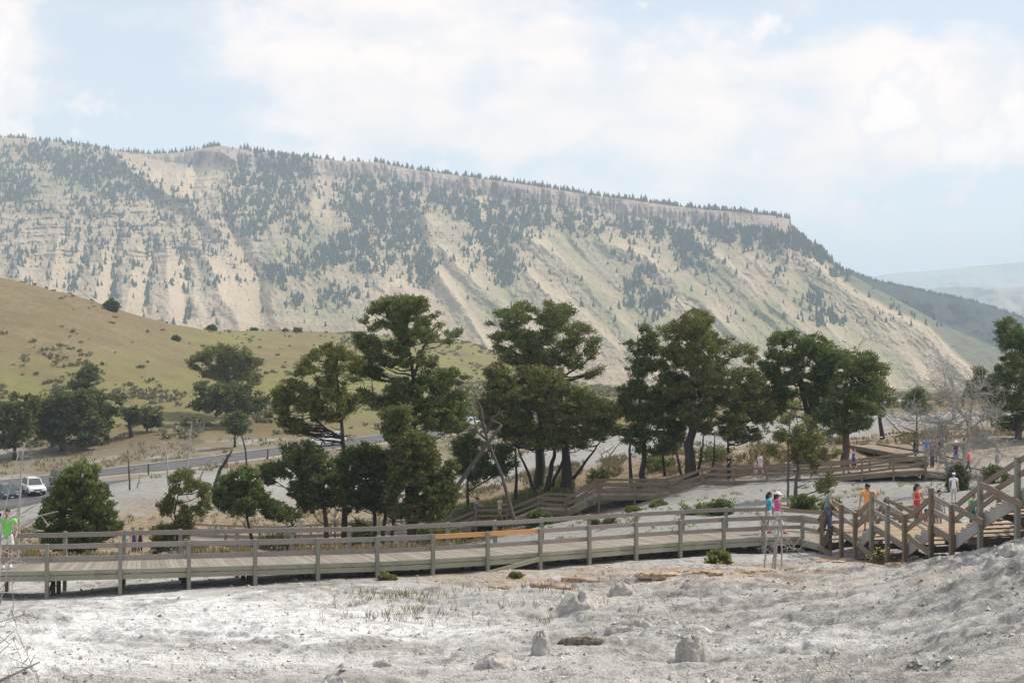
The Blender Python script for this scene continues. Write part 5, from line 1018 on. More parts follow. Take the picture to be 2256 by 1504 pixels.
# dark ridge and right shoulder
ru = rf.uniform(1862, 2300, 900); rv = np.interp(ru, (1859, 1925, 2000, 2100, 2150, 2256), (591, 617, 633, 654, 664, 700)) + 1; rd = np.full(900, 2646.0)
TU = np.concatenate([su, eu, ru]); TD = np.concatenate([sd, ed, rd]); TZ = np.concatenate([sz, ez, (HZ - rv) / F * rd - 2])
TX = (TU - CX) / F * TD; n = len(TX); hgt = 2.4 + 8.6 * rf.random(n) ** 1.8; hgt[len(su):] *= 1.35; hgt[-900:] *= .55; wid = hgt * rf.uniform(0.18, 0.40, n)
VT, FT = [], []
K = 6; ang = np.linspace(0, 2 * np.pi, K, endpoint=False)
for (lo, hi, ws) in ((0.03, 0.62, 1.0), (0.34, 1.0, 0.68)):
    ring = np.stack([TX[:, None] + np.cos(ang)[None] * (wid * ws)[:, None] * rf.uniform(.6, 1.25, (n, K)), TD[:, None] + np.sin(ang)[None] * (wid * ws)[:, None] * rf.uniform(.6, 1.25, (n, K)), (TZ + hgt * lo)[:, None] + rf.uniform(-.5, .7, (n, K)) * hgt[:, None] * .09], -1)
    apex = np.stack([TX + rf.normal(0, .15, n), TD, TZ + hgt * hi], -1)[:, None]
    vv_ = np.concatenate([ring, apex], 1).reshape(-1, 3); b = np.arange(n)[:, None] * (K + 1) + sum(len(q) for q in VT)
    k_ = np.arange(K); FT.append(np.stack([b + k_, b + (k_ + 1) % K, np.broadcast_to(b + K, (n, K))], -1).reshape(-1, 3)); VT.append(vv_)
L_mt = leafmat('mountain_conifers', (0.024, 0.040, 0.026), (0.038, 0.061, 0.038), (0.060, 0.085, 0.050), 0.05)
tag(mesh_np('mountain_forest', np.concatenate(VT), np.concatenate(FT), L_mt, nper=3), 'dark conifers scattered and massed over the mountain face and rim', None, None, 'stuff')
# ---------------- sagebrush, grass, litter
def tuftfield(name, U, D, size, blades, mat, label, aspect=1.0, spread=.5, wd=.35, rise=.6):
    rg = np.random.default_rng(len(U)); X0 = (U - CX) / F * D; Z0 = ground_base(U, D) + ground_relief(U, D); S = size * rg.uniform(.5, 1.4, len(U))
    C = np.repeat(np.stack([X0, D, Z0 + S * .25], -1), blades, 0); Sr = np.repeat(S, blades); a = rg.normal(0, 1, (len(C), 3)); a /= np.linalg.norm(a, axis=1)[:, None]; a[:, 2] = np.abs(a[:, 2])
    C = C + a * (Sr * spread)[:, None] * np.array([1, 1, rise * aspect]); A = a + np.array([0, 0, .6 * aspect])
    n = len(C); d_ = A / np.linalg.norm(A, axis=1)[:, None]; s = np.cross(d_, rg.normal(0, 1, (n, 3))); s /= np.linalg.norm(s, axis=1)[:, None] + 1e-9; L = (Sr * .6)[:, None]; W = (Sr * wd)[:, None]
    V_ = np.stack([C - s * W * .5 - d_ * L * .5, C + s * W * .5 - d_ * L * .5, C + s * W * .25 + d_ * L * .5, C - s * W * .25 + d_ * L * .5], 1).reshape(-1, 3)
    return tag(mesh_np(name, V_, np.arange(n * 4).reshape(n, 4), mat), label, None, None, 'stuff')
rs = np.random.default_rng(5); N_ = 26000
U = rs.uniform(-150, 2400, N_); D = 235 * (620 / 235) ** rs.random(N_); nse = fbm(U / 70, np.log(D) * 14, 4, 600); ok = rs.random(N_) < sstep(0.46, 0.66, nse) * 0.9 * (1 - .8 * sstep(280, 330, D) * (U < 700)) + 0.025
ok &= ~((U < 420) & (D > 320) & (rs.random(N_) < .8)); U, D = U[ok], D[ok]
tuftfield('sagebrush', U, D, 0.85, 9, L_sage, 'grey-green sagebrush scattered over the grassy hill', 0.7, .55, .5)
G_dry = leafmat('dry_grass', (0.13, 0.11, 0.055), (0.22, 0.185, 0.095), (0.32, 0.275, 0.155), .3)
G_green = leafmat('green_grass', (0.10, 0.12, 0.04), (0.17, 0.18, 0.06), (0.26, 0.25, 0.10), .3)
N_ = 9000; U = rs.uniform(960, 2256, N_); D = rs.uniform(103, 135, N_); nse = fbm(U / 45, D / 5, 3, 620); ok = (rs.random(N_) < sstep(.45, .62, nse)) & ~((U > 1280) & (U < 1880) & (D < 109)) & ~((U > 1840) & (D < 121))
tuftfield('grass', U[ok], D[ok], .42, 8, G_dry, 'dry grass tufts behind the upper boardwalk', 1.8, .35, .12)
N_ = 5000; U = rs.uniform(960, 1260, N_); D = rs.uniform(108.5, 119, N_); tuftfield('tall_grass', U, D, .55, 7, G_green, 'tall green grass under the central pines', 2.2, .35, .12)
N_ = 9000; U = rs.uniform(-60, 1000, N_); D = rs.uniform(64, 128, N_); nse = fbm(U / 60, D / 7, 3, 640); ok = (rs.random(N_) < sstep(.48, .66, nse)) & ~((D > 100) & (D < 112) & (U > 300))
tuftfield('meadow_grass', U[ok], D[ok], .36, 8, G_dry, 'dry grass on the soil behind the long boardwalk', 1.6, .4, .12)
N_ = 3000; U = rs.uniform(0, 1250, N_); D = rs.uniform(172, 232, N_); nse = fbm(U / 60, D / 9, 3, 660); rd_ = np.interp(U, [p[0] / p[1] * F + CX for p in road_pts], [p[1] for p in road_pts])
ok = (rs.random(N_) < sstep(.45, .6, nse)) & (np.abs(D - rd_) > 8) & ((U > 330) | (D > 200)); tuftfield('verge_grass', U[ok], D[ok], .55, 8, G_dry, 'tan grass along the road verge', 1.4, .5, .14)
# sparse stalks on the foreground crust
N_ = 420; U = np.concatenate([rs.normal(900, 70, 140), rs.normal(820, 40, 60), rs.normal(1180, 60, 60), rs.uniform(700, 1500, 160)]); D = np.concatenate([rs.uniform(42, 48, 140), rs.uniform(46, 50, 60), rs.uniform(44, 50, 60), rs.uniform(40, 53, 160)])
tuftfield('foreground_stalks', U, D, .22, 7, G_dry, 'sparse dry stalks on the foreground crust', 2.6, .3, .05)
Y_fl = plain('yellow_petals', (0.75, 0.55, 0.05), .6)
for nm_f, (u, d), lab in (('flowering_plant', (1942, 53.5), 'yellow-flowered weed in front of the staircase posts'),):
    rp = G(u, d); root = empty(nm_f, rp, 0, lab, 'plant'); a, b = MB(), MB()
    for k in range(26):
        x, y = R.gauss(0, .22), R.gauss(0, .1); h = R.uniform(.25, .6); dx = R.gauss(0, .06); a.tube([(x, y, 0), (x + dx, y, h)], [.006, .004], 4, cap=False); b = MB(); b.lathe([(.0, -.02), (.03, 0), (.0, .025)], (x + dx, y, h), 6); b.build('flower', Y_fl, root)
    a.build('stem', L_bush, root)

N_ = 2600; U = rs.uniform(1150, 2256, N_); D = rs.uniform(66, 97, N_); nse = fbm(U / 50, D / 4, 3, 680); ok = rs.random(N_) < sstep(.5, .68, nse) * .5
tuftfield('low_herbs', U[ok], D[ok], .22, 8, L_bush, 'low grey-green herbs on the pale ground between the boardwalks', 1.0, .5, .16)
# ------------------------------------------------------------------ people
def skin_mesh(parts, sub=1):
    """parts: list of (verts, edges, radii, root index); one continuous skinned surface per part, returned as (verts, faces)"""
    VV_, FF_ = [], []
    for verts, edges, radii, rt in parts:
        me = bpy.data.meshes.new('t'); me.from_pydata([tuple(v) for v in verts], edges, []); o = bpy.data.objects.new('t', me); COL.objects.link(o)
        md = o.modifiers.new('s', 'SKIN'); md.use_smooth_shade = True
        if not me.skin_vertices: me.attributes  # created with the modifier
        sv = me.skin_vertices[0].data if len(me.skin_vertices) else None
        if sv is None:
            bpy.context.view_layer.objects.active = o; bpy.ops.mesh.customdata_skin_add(); sv = me.skin_vertices[0].data
        for i, r in enumerate(radii):
            rr_ = r if isinstance(r, tuple) else (r, r); sv[i].radius = rr_; sv[i].use_root = (i == rt); sv[i].use_loose = False
        s2 = o.modifiers.new('u', 'SUBSURF'); s2.levels = sub; s2.render_levels = sub
        dg = bpy.context.evaluated_depsgraph_get(); ev = o.evaluated_get(dg); m2 = ev.to_mesh(); b = len(VV_)
        VV_ += [tuple(v.co) for v in m2.vertices]; FF_ += [tuple(i + b for i in p.vertices) for p in m2.polygons]; ev.to_mesh_clear()
        bpy.data.objects.remove(o); bpy.data.meshes.remove(me)
    return VV_, FF_
_cm = {}
def cloth(c, rough=.85):
    k = tuple(round(x, 3) for x in c)
    if k not in _cm: _cm[k] = plain('cloth', c, rough, .12, 25)
    return _cm[k]
SK = {'tan': plain('skin_tan', (0.42, 0.24, 0.16), .6, .06), 'light': plain('skin_light', (0.56, 0.35, 0.26), .6, .06), 'brown': plain('skin_brown', (0.30, 0.16, 0.10), .6, .06)}
HAIR = {'black': plain('hair_black', (0.018, 0.015, 0.014), .5, .2), 'brown': plain('hair_brown', (0.09, 0.05, 0.03), .6, .2), 'grey': plain('hair_grey', (0.45, 0.44, 0.42), .7, .1), 'red': plain('hair_reddish', (0.22, 0.09, 0.045), .6, .2), 'blond': plain('hair_blond', (0.42, 0.30, 0.15), .6, .15)}
EYE = plain('eye_dark', (0.03, 0.02, 0.02), .3, 0); LIP = plain('lips', (0.35, 0.13, 0.11), .6, 0)
def person(pos, H, rz, label, skin='light', hair='black', long_hair=False, shirt=(.5, .5, .5), sleeve=.55, bottom=('trousers', (.1, .1, .15)), shoes=(.1, .1, .1), legs=((0, 0), (0, 0)), arms=((0, 8, 10), (0, 8, 10)),
           lean=0, headpitch=0, headturn=0, hat=None, bag=None, camera=False, glasses=False, female=False, group='visitors on the boardwalks', width=1.0, turn=0):
    """pose: legs (thigh forward, knee bend), arms (forward, out, elbow bend) in degrees, left then right; local -y is where the person faces"""
    rz = math.radians(rz); root = empty('person', pos, rz, label, 'person', group)
    D2R = math.radians
    def fwd(a, z0=Vector((0, 0, -1))): return Vector((0, -math.sin(D2R(a)), -math.cos(D2R(a))))
    hw = .052 * H * width; legv = []
    zs = []
    for s, (th, kn) in zip((-1, 1), legs):
        hip = Vector((s * hw, 0, 0)); k = hip + fwd(th) * .245 * H; a = k + fwd(th - kn) * .235 * H; legv.append((hip, k, a)); zs.append(a.z)
    hipz = -min(zs) + .042 * H
    LEG = [[p + Vector((0, 0, hipz)) for p in l] for l in legv]
    pel = Vector((0, 0, hipz + .01 * H)); up = Vector((0, -math.sin(D2R(lean)), math.cos(D2R(lean)))); sd = Vector((1, 0, 0))
    waist = pel + up * .10 * H; chest = pel + up * .20 * H; nb = pel + up * .295 * H; nk = nb + up * .03 * H + Vector((0, -.008 * H, 0)) ; hc = nk + Vector((0, -math.sin(D2R(lean * .6 + headpitch * .5)), math.cos(D2R(lean * .6 + headpitch * .5)))) * .058 * H + Vector((0, -.008 * H, 0))
    ARM = []
    sw = (.098 if female else .112) * H * width
    for s, (f_, o_, e_) in zip((-1, 1), arms):
        sh = nb + sd * s * sw - up * .018 * H; d1 = Vector((s * math.sin(D2R(o_)), -math.sin(D2R(f_ + lean * .5)) * math.cos(D2R(o_)), -math.cos(D2R(f_ + lean * .5)) * math.cos(D2R(o_)))).normalized()
        el = sh + d1 * .172 * H; f2 = f_ + e_ + lean * .5; inw = -s * .25 * min(1, e_ / 60); d2 = Vector((s * math.sin(D2R(o_)) * .4 + inw, -math.sin(D2R(f2)), -math.cos(D2R(f2)))).normalized(); wr = el + d2 * .148 * H; ARM.append((sh, el, wr, d2, s))
    W = width; v, e, r = [], [], []
    def add(p, rad, par=None): v.append(p); r.append(rad if isinstance(rad, tuple) else (rad * H, rad * H)); (e.append((par, len(v) - 1)) if par is not None else None); return len(v) - 1
    ip = add(pel, (.062 * H * W, .052 * H * W)); iw = add(waist, (.055 * H * W, .045 * H * W), ip); ic = add(chest, (.068 * H * W, .053 * H * W), iw); inb = add(nb - up * .02 * H, .045, ic); ink = add(nk, .027, inb); add(hc, .03, ink)
    for (h, k, a) in LEG:
        ih = add(h - Vector((0, 0, .03 * H)), .046 * W, ip); ik = add(k, .031, ih); iq = add(k.lerp(a, .4), .029, ik); ia = add(a, .019, iq); add(a + Vector((0, -.075 * H, -.028 * H)), .016, ia)
    HP = []
    for (sh, el, wr, d2, s) in ARM:
        i1 = add(sh, .030 * W, inb); i2 = add(el, .0215, i1); i3 = add(wr, .0145, i2); i4 = add(wr + d2 * .03 * H, (.020 * H, .010 * H), i3); add(wr + d2 * .05 * H, (.019 * H, .009 * H), i4)
        pl = wr + d2 * .045 * H; side = Vector((0, 1, 0)).cross(d2).normalized() if abs(d2.y) < .9 else Vector((1, 0, 0)); nrm = d2.cross(side).normalized() * s
        for j, (off, ln) in enumerate(((-1.5, .034), (-.5, .042), (.5, .039), (1.5, .03))):
            b0 = pl + side * off * .0095 * H; q1 = b0 + d2 * ln * H * .55; q2 = q1 + (d2 * .6 + nrm * .55) * ln * H * .5; HP.append(([b0 - d2 * .01 * H, q1, q2], [(0, 1), (1, 2)], [.0052 * H, .0048 * H, .0038 * H], 0))
        b0 = wr + d2 * .018 * H + side * .016 * H; HP.append(([b0, b0 + side * .014 * H + d2 * .018 * H, b0 + side * .016 * H + d2 * .036 * H + nrm * .006 * H], [(0, 1), (1, 2)], [.0065 * H, .0055 * H, .0042 * H], 0))
    sv, sf = skin_mesh([(v, e, r, 0)] + HP, 1)
    mb = MB(); mb.add(sv, sf)
    # head with brow, nose, chin, ears, eyes and mouth
    hr = Matrix.Rotation(D2R(headturn), 3, 'Z') @ Matrix.Rotation(D2R(lean * .6 + headpitch), 3, 'X')
    def hp(x, y, z): return hc + Vector((0, 0, .012 * H)) + hr @ Vector((x * H, y * H, z * H))
    nu, nv = 14, 11; vs = []; fs = []
    for i in range(nv + 1):
        ph = math.pi * i / nv
        for j in range(nu):
            t = 2 * math.pi * j / nu; x, y, z = math.sin(ph) * math.cos(t), math.sin(ph) * math.sin(t), math.cos(ph); jaw = 1 - .28 * max(0, -z) ** 1.5
            fx, fy, fz = x * .046 * jaw, y * .056 * (1 - .12 * max(0, -z)), z * .066
            if y < -.8 and abs(x) < .3: fy -= .006 if -.35 < z < .1 else 0
            vs.append(hp(fx, fy, fz))
    for i in range(nv):
        for j in range(nu): fs.append((i * nu + j, i * nu + (j + 1) % nu, (i + 1) * nu + (j + 1) % nu, (i + 1) * nu + j))
    mb.add(vs, fs)
    mb.tube([hp(0, -.05, .012), hp(0, -.062, -.008), hp(0, -.066, -.016), hp(0, -.054, -.02)], [.003 * H, .006 * H, .008 * H, .004 * H], 6)
    for s in (-1, 1): mb.tube([hp(s * .044, .0, .012), hp(s * .051, .004, .004), hp(s * .046, .0, -.016)], [.004 * H, .008 * H, .004 * H], 6)
    mb.mi = 1
    for s in (-1, 1): mb.tube([hp(s * .017 - .005, -.0505, .004), hp(s * .017 + .005, -.0505, .004)], .0042 * H, 6)
    mb.mi = 2; mb.tube([hp(-.014, -.0475, -.034), hp(0, -.0515, -.035), hp(.014, -.0475, -.034)], .003 * H, 5)
    body = mb.build('body', [SK[skin], EYE, LIP], root, smooth=True)
    # shirt
    if shirt is not None:
        v, e, r = [], [], []; g = .021 * H
        a0 = add(pel - up * .085 * H, (.070 * H * W + g, .060 * H * W + g)); a1 = add(waist, (.056 * H * W + g, .046 * H * W + g), a0); a2 = add(chest, (.070 * H * W + g, .057 * H * W + g), a1); a3 = add(nb - up * .022 * H, .060, a2); add(nb + up * .006 * H, .044, a3)
        if sleeve > 0:
            for (sh, el, wr, d2, s) in ARM:
                b1 = add(sh, .030 * W + .014, a3); cuff = sh.lerp(el, min(1, sleeve)); b2 = add(cuff, .034 if sleeve <= 1 else .031, b1)
                if sleeve > 1: add(el.lerp(wr, min(.95, sleeve - 1)), .022, b2)
        x, y = skin_mesh([(v, e, r, 0)], 1); m2 = MB(); m2.add(x, y); m2.build('shirt', cloth(shirt), root, smooth=True)
    kind, bc = bottom
    if kind in ('trousers', 'shorts'):
        v, e, r = [], [], []; a0 = add(pel + up * .075 * H, (.064 * H * W + .008 * H, .056 * H * W + .008 * H)); a1 = add(pel - up * .01 * H, (.078 * H * W, .066 * H * W), a0)
        for (h, k, a) in LEG:
            b = add(h - Vector((0, 0, .04 * H)), .060 * W, a1)
            if kind == 'shorts': add(h.lerp(k, .84), .056 * W, b)
            else: c = add(k, .044, b); c2 = add(k.lerp(a, .5), .040, c); add(k.lerp(a, .98), .034, c2)
        x, y = skin_mesh([(v, e, r, 0)], 1); m2 = MB(); m2.add(x, y); m2.build(kind, cloth(bc), root, smooth=True)
    else:
        m2 = MB(); n = 16; prof = [(.058, .04), (.066, .0), (.078, -.09), (.088, -.20 if kind == 'skirt' else -.30)]
        for i, (rr_, zz_) in enumerate(prof):
            for k in range(n):
                an = 2 * math.pi * k / n; q = rr_ * (1 + (.10 * math.sin(an * 5) if i > 1 else 0)); m2.v.append((q * H * math.cos(an), q * .85 * H * math.sin(an), pel.z + zz_ * H))
        for i in range(len(prof) - 1):
            for k in range(n): m2.f.append((i * n + k, i * n + (k + 1) % n, (i + 1) * n + (k + 1) % n, (i + 1) * n + k)); m2.m.append(0)
        m2.build('skirt', cloth(bc), root, smooth=True)
    for (h, k, a) in LEG:
        m2 = MB(); z = a.z; m2.add([(a.x + x * H, a.y + y * H, z + q * H) for q, sc in ((-.042, 1), (-.030, 1), (.006, .62)) for x, y in ((-.022 * sc, .028), (.022 * sc, .028), (.024 * sc, -.05 * sc), (.014 * sc, -.095 * sc + (.0 if sc == 1 else .0)), (-.014 * sc, -.095 * sc), (-.024 * sc, -.05 * sc))],
                       [tuple(range(5, -1, -1)), tuple(range(12, 18))] + [(i * 6 + j, i * 6 + (j + 1) % 6, (i + 1) * 6 + (j + 1) % 6, (i + 1) * 6 + j) for i in range(2) for j in range(6)])
        m2.build('shoe', cloth(shoes), root, smooth=True)
    # hair: a cap over crown and back, longer when asked
    if hair:
        m2 = MB(); nu, nv = 16, 8; vs = []; fs = []
        for i in range(nv + 1):
            for j in range(nu):
                t = 2 * math.pi * j / nu; back = .5 + .5 * math.sin(t); lim = math.pi * (.36 + .28 * back) if not long_hair else math.pi * (.36 + .42 * back); ph = lim * i / nv
                x, y, z = math.sin(ph) * math.cos(t), math.sin(ph) * math.sin(t), math.cos(ph); jj = 1 + .10 * (vnoise(np.array([t * 2.2 + 9]), np.array([ph * 4.0 + 3 + H * 7]))[0] - .35) + .035 * math.sin(t * 7 + ph * 5); vs.append(hp(x * .0535 * jj, y * .0625 * jj + .004, z * .0735 * jj + .004))
        for i in range(nv):
            for j in range(nu): fs.append((i * nu + j, i * nu + (j + 1) % nu, (i + 1) * nu + (j + 1) % nu, (i + 1) * nu + j))
        m2.add(vs, fs)
        if long_hair: m2.tube([hp(0, .03, .03), hp(0, .052, -.02), hp(0, .055, -.07), hp(0, .05, -.14), hp(0, .045, -.17)], [.03 * H, .043 * H, .042 * H, .028 * H, .008 * H], 8)
        m2.build('hair', HAIR[hair], root, smooth=True)
    if hat:
        hk_, hcx = hat; m2 = MB(); pr = []; n = 14
        for (q, z) in ((.0545, .018), (.056, .035), (.050, .062), (.03, .080), (.004, .084)): pr.append((q, z))
        b = 0
        for (q, z) in pr:
            for k in range(n): an = 2 * math.pi * k / n; m2.v.append(tuple(hp(q * math.cos(an), q * 1.14 * math.sin(an) + .003, z)))
        for i in range(len(pr) - 1):
            for k in range(n): m2.f.append((i * n + k, i * n + (k + 1) % n, (i + 1) * n + (k + 1) % n, (i + 1) * n + k)); m2.m.append(0)
        m2.build('hat', cloth(hcx), root, smooth=True); m3 = MB(); vs = []
        for k in range(n + 1):
            an = (math.pi + math.pi * k / n) if hk_ == 'cap' else 2 * math.pi * k / n
            o = (1.0, 1.0); ox = .052 * math.cos(an); oy = .062 * math.sin(an); ex = (ox * 1.02, oy - .05 * abs(math.sin(an)) ** .7) if hk_ == 'cap' else (ox * 1.8, oy * 1.7)
            vs += [hp(ox, oy, .022), hp(ex[0], ex[1], .016), hp(ex[0], ex[1], .020), hp(ox, oy, .027)]
        m3.add(vs, [(4 * k + a, 4 * k + b_, 4 * k + 4 + b_, 4 * k + 4 + a) for k in range(n) for a, b_ in ((0, 1), (1, 2), (2, 3), (3, 0))]); m3.build('hat_brim', cloth(hcx), root)
    if glasses:
        m2 = MB(); [m2.tube([hp(s * .006, -.056, .006), hp(s * .03, -.052, .006)], .009 * H, 6) for s in (-1, 1)]; [m2.tube([hp(s * .03, -.05, .008), hp(s * .05, .0, .008)], .003 * H, 4) for s in (-1, 1)]; m2.build('sunglasses', EYE, root)
    if bag:
        m2 = MB(); c = chest + Vector((0, .085 * H, -.01 * H)); prof = [(.0, -.10), (.06, -.09), (.07, 0), (.06, .08), (.03, .11)]; m2.lathe([(a * H, b * H) for a, b in prof], c, 10, sx=1, sy=.62); m2.build('backpack', cloth(bag), root, smooth=True)
    if camera:
        sh, el, wr, d2, s = ARM[1] if camera == 'R' else ARM[0]; c = wr + d2 * .06 * H; o = empty('handheld_camera', root.matrix_basis @ c, rz, 'small black camera held by the ' + camera_owner(label), 'camera'); m2 = MB(); m2.box((0, 0, 0), (.13, .055, .085)); m2.box((.02, 0, .05), (.05, .04, .02)); m2.build('camera_body', EYE, o); m3 = MB(); m3.lathe([(.03, 0), (.033, -.045), (.028, -.05)], (0, -.025, 0), 10, 'y'); m3.build('lens', EYE, o)
    return root
def camera_owner(l): return ' '.join(l.split()[:7])
def PF(u, v, d): return P(u, v, d)
walk = ((22, 6), (-20, 12)); walk2 = ((-18, 14), (24, 8)); stand = ((2, 0), (-2, 0))
def onz(u, d, z): return Vector(((u - CX) / F * d, d, z))
z_bw = lambda u: float(np.interp((u - CX) / F * 55, [p.x for p in N1], [p.z for p in N1]))
person(PF(16, 1249, 51.1), 1.84, 8, 'man in a bright green shirt and white shorts photographing from the left railing', 'tan', 'black', shirt=(.20, .62, .13), bottom=('shorts', (.72, .70, .68)), shoes=(.6, .6, .62), arms=((55, 8, 118), (12, 16, 35)), legs=stand, camera='L', width=1.08)
person(PF(1694, 1174, 63.6), 1.66, 75, 'woman in a turquoise top and white trousers walking beside the one in pink', 'brown', 'black', long_hair=True, shirt=(.07, .42, .52), sleeve=.6, bottom=('trousers', (.66, .66, .68)), shoes=(.7, .7, .68), legs=walk, arms=((-14, 8, 15), (18, 8, 20)), female=True)
person(PF(1712, 1176, 62.9), 1.68, 82, 'woman in a pink top and white cap walking right on the long boardwalk', 'brown', 'black', long_hair=True, shirt=(.72, .08, .36), sleeve=.35, bottom=('trousers', (.60, .58, .60)), shoes=(.5, .12, .12), legs=walk2, arms=((25, 10, 60), (38, 10, 55)), hat=('cap', (.82, .80, .88)), female=True)
person(PF(1822, 1170, 60.8), 1.70, 62, 'grey-haired man in a green polo and jeans stepping up the first flight', 'light', 'grey', shirt=(.20, .27, .22), bottom=('trousers', (.08, .13, .20)), shoes=(.08, .08, .09), legs=((20, 20), (-6, 8)), arms=((20, 14, 20), (10, 16, 10)), lean=14, headpitch=30)
person(onz(1913, 59.4, SN['E'].z), 1.76, -25, 'man in an orange T-shirt and khaki shorts looking down on the stairs', 'tan', 'black', shirt=(.85, .33, .10), bottom=('shorts', (.40, .35, .26)), shoes=(.12, .1, .1), legs=((14, 18), (-8, 6)), arms=((8, 10, 20), (-12, 22, 30)), lean=5, headpitch=28, headturn=-20, glasses=True, width=1.12)
person(onz(2020, 59.0, SN['E'].z + .1), 1.66, 28, 'woman in a red top and crimson skirt with hands clasped on the landing', 'tan', 'black', long_hair=True, shirt=(.55, .07, .05), sleeve=.0, bottom=('skirt', (.42, .03, .09)), shoes=(.1, .05, .05), legs=stand, arms=((18, 12, 85), (18, 12, 85)), female=True, headturn=20)
person(onz(2040, 57.5, SN['E'].z - .05), 1.12, 60, 'child in purple trousers half hidden by the stair rails beside the woman in red', 'tan', 'black', shirt=(.22, .05, .16), bottom=('trousers', (.16, .04, .30)), shoes=(.2, .05, .2), legs=walk, arms=((10, 10, 20), (-10, 10, 10)))
person(onz(2069, 58.5, SN['E'].z + .1), 1.5, 20, 'dark-haired boy in grey looking over the stair rail', 'tan', 'black', shirt=(.28, .27, .29), bottom=('shorts', (.2, .2, .22)), shoes=(.1, .1, .1), legs=stand)
person(onz(2144, 48.6, SN['J'].z + .12), 1.12, 80, 'child in a green shirt climbing the steep flight at the right', 'tan', 'red', shirt=(.04, .42, .17), bottom=('trousers', (.03, .05, .12)), shoes=(.1, .1, .1), legs=((32, 40), (-6, 6)), arms=((30, 10, 40), (10, 10, 30)), bag=(.15, .5, .08))
person(G(2101, 70.5, 0), 1.32, 150, 'young person in a white shirt half hidden behind the dead tree trunk', 'light', 'brown', shirt=(.72, .74, .80), bottom=('shorts', (.5, .5, .52)), hat=('cap', (.7, .7, .75)), legs=stand)
GU = 'visitors on the upper boardwalk'
def upper(u, v, d): return P(u, v, d)
person(upper(1606, 1057, 106), 1.70, -75, 'woman dressed in black leaning on the upper rail', 'light', 'red', long_hair=True, shirt=(.02, .02, .022), bottom=('trousers', (.025, .025, .03)), legs=stand, arms=((30, 12, 30), (30, 12, 30)), female=True, group=GU)
person(upper(1674, 1054, 104.4), 1.72, -70, 'woman in white top and beige shorts walking left on the upper boardwalk', 'light', 'brown', shirt=(.62, .58, .60), bottom=('shorts', (.45, .38, .28)), shoes=(.7, .7, .7), legs=walk, arms=((25, 8, 30), (-15, 8, 15)), female=True, group=GU)
person(upper(1664, 1055, 105.2), 1.30, -80, 'child in lilac beside the woman in beige shorts', 'light', 'brown', shirt=(.52, .40, .58), bottom=('shorts', (.5, .3, .25)), shoes=(.7, .7, .7), legs=walk2, group=GU)
person(upper(1752, 1050, 103), 1.70, -60, 'person in a purple checked shirt behind the thin pine', 'light', 'brown', shirt=(.30, .24, .42), bottom=('shorts', (.1, .1, .14)), legs=walk, group=GU)
person(upper(1881, 1043, 101.3), 1.60, 80, 'boy in a blue T-shirt and black shorts walking on the upper boardwalk', 'light', 'brown', shirt=(.04, .09, .42), bottom=('shorts', (.02, .02, .025)), shoes=(.03, .03, .03), legs=walk, arms=((22, 10, 15), (-22, 10, 15)), group=GU)
GG = 'visitors gathered where the boardwalks meet'
zp = S2n[0].z + .01
for (u, d, H_, rz_, l, kw) in (
    (2041, 103.5, 1.80, 150, 'man in a bright blue shirt and grey trousers, leftmost of the gathered visitors', dict(skin='light', hair='brown', shirt=(.06, .22, .62), bottom=('trousers', (.38, .34, .30)), arms=((20, 10, 60), (15, 8, 20)))),
    (2054, 101.8, 1.70, -160, 'woman in black with orange sleeves and jeans among the gathered visitors', dict(skin='tan', hair='brown', shirt=(.05, .03, .03), sleeve=.2, bottom=('trousers', (.05, .07, .12)), female=True)),
    (2060, 104.5, 1.72, 170, 'man in an orange T-shirt behind the woman in black', dict(skin='tan', hair='brown', shirt=(.66, .28, .14), bottom=('trousers', (.1, .1, .12)))),
    (2072, 104.0, 1.84, 100, 'man in a black T-shirt and beige trousers pointing right', dict(skin='tan', hair='black', shirt=(.02, .02, .02), bottom=('trousers', (.38, .31, .23)), arms=((95, 10, 5), (5, 10, 10)), width=1.1)),
    (2106, 101.5, 1.70, -20, 'woman in a white cap, dark top and denim shorts', dict(skin='light', hair='brown', long_hair=True, shirt=(.03, .04, .09), sleeve=.2, bottom=('shorts', (.16, .24, .38)), hat=('cap', (.8, .82, .86)), female=True, arms=((30, 10, 80), (30, 10, 80)))),
    (2124, 102.5, 1.76, 70, 'man in a grey-green shirt facing the woman in the white cap', dict(skin='light', hair='brown', shirt=(.17, .21, .20), bottom=('shorts', (.22, .22, .24)), arms=((20, 12, 60), (20, 12, 30)))),
    (2133, 98.2, 1.55, 40, 'girl in a pink top and black leggings stepping along the platform', dict(skin='light', hair='brown', long_hair=True, shirt=(.72, .10, .20), bottom=('trousers', (.02, .02, .025)), legs=walk, female=True, shoes=(.1, .1, .1)))):
    legs_ = kw.pop('legs', stand); zz_ = (float(np.interp(u, (2039, 2167, 2262), (S2n[0].z, S2n[2].z, S2n[3].z)))) + .0
    person(onz(u, d, zz_), H_, rz_, l, group=GG, legs=legs_, **kw)
person(onz(2197, 100.5, zg((2197 - CX) / F * 100.5, 100.5)), 1.74, 40, 'man in a green cap and grey shirt and shorts standing right of the dead tree', 'light', 'brown', shirt=(.30, .33, .34), bottom=('shorts', (.24, .28, .32)), hat=('cap', (.16, .34, .14)), legs=stand, arms=((20, 20, 60), (10, 24, 20)), group=GG)
person(G(2121, 230), 1.75, 0, 'tiny figure in black far off beyond the dead tree', 'light', 'black', shirt=(.015, .015, .02), bottom=('trousers', (.015, .015, .02)), group='far visitors')
GL = 'visitors on the lower boardwalk'
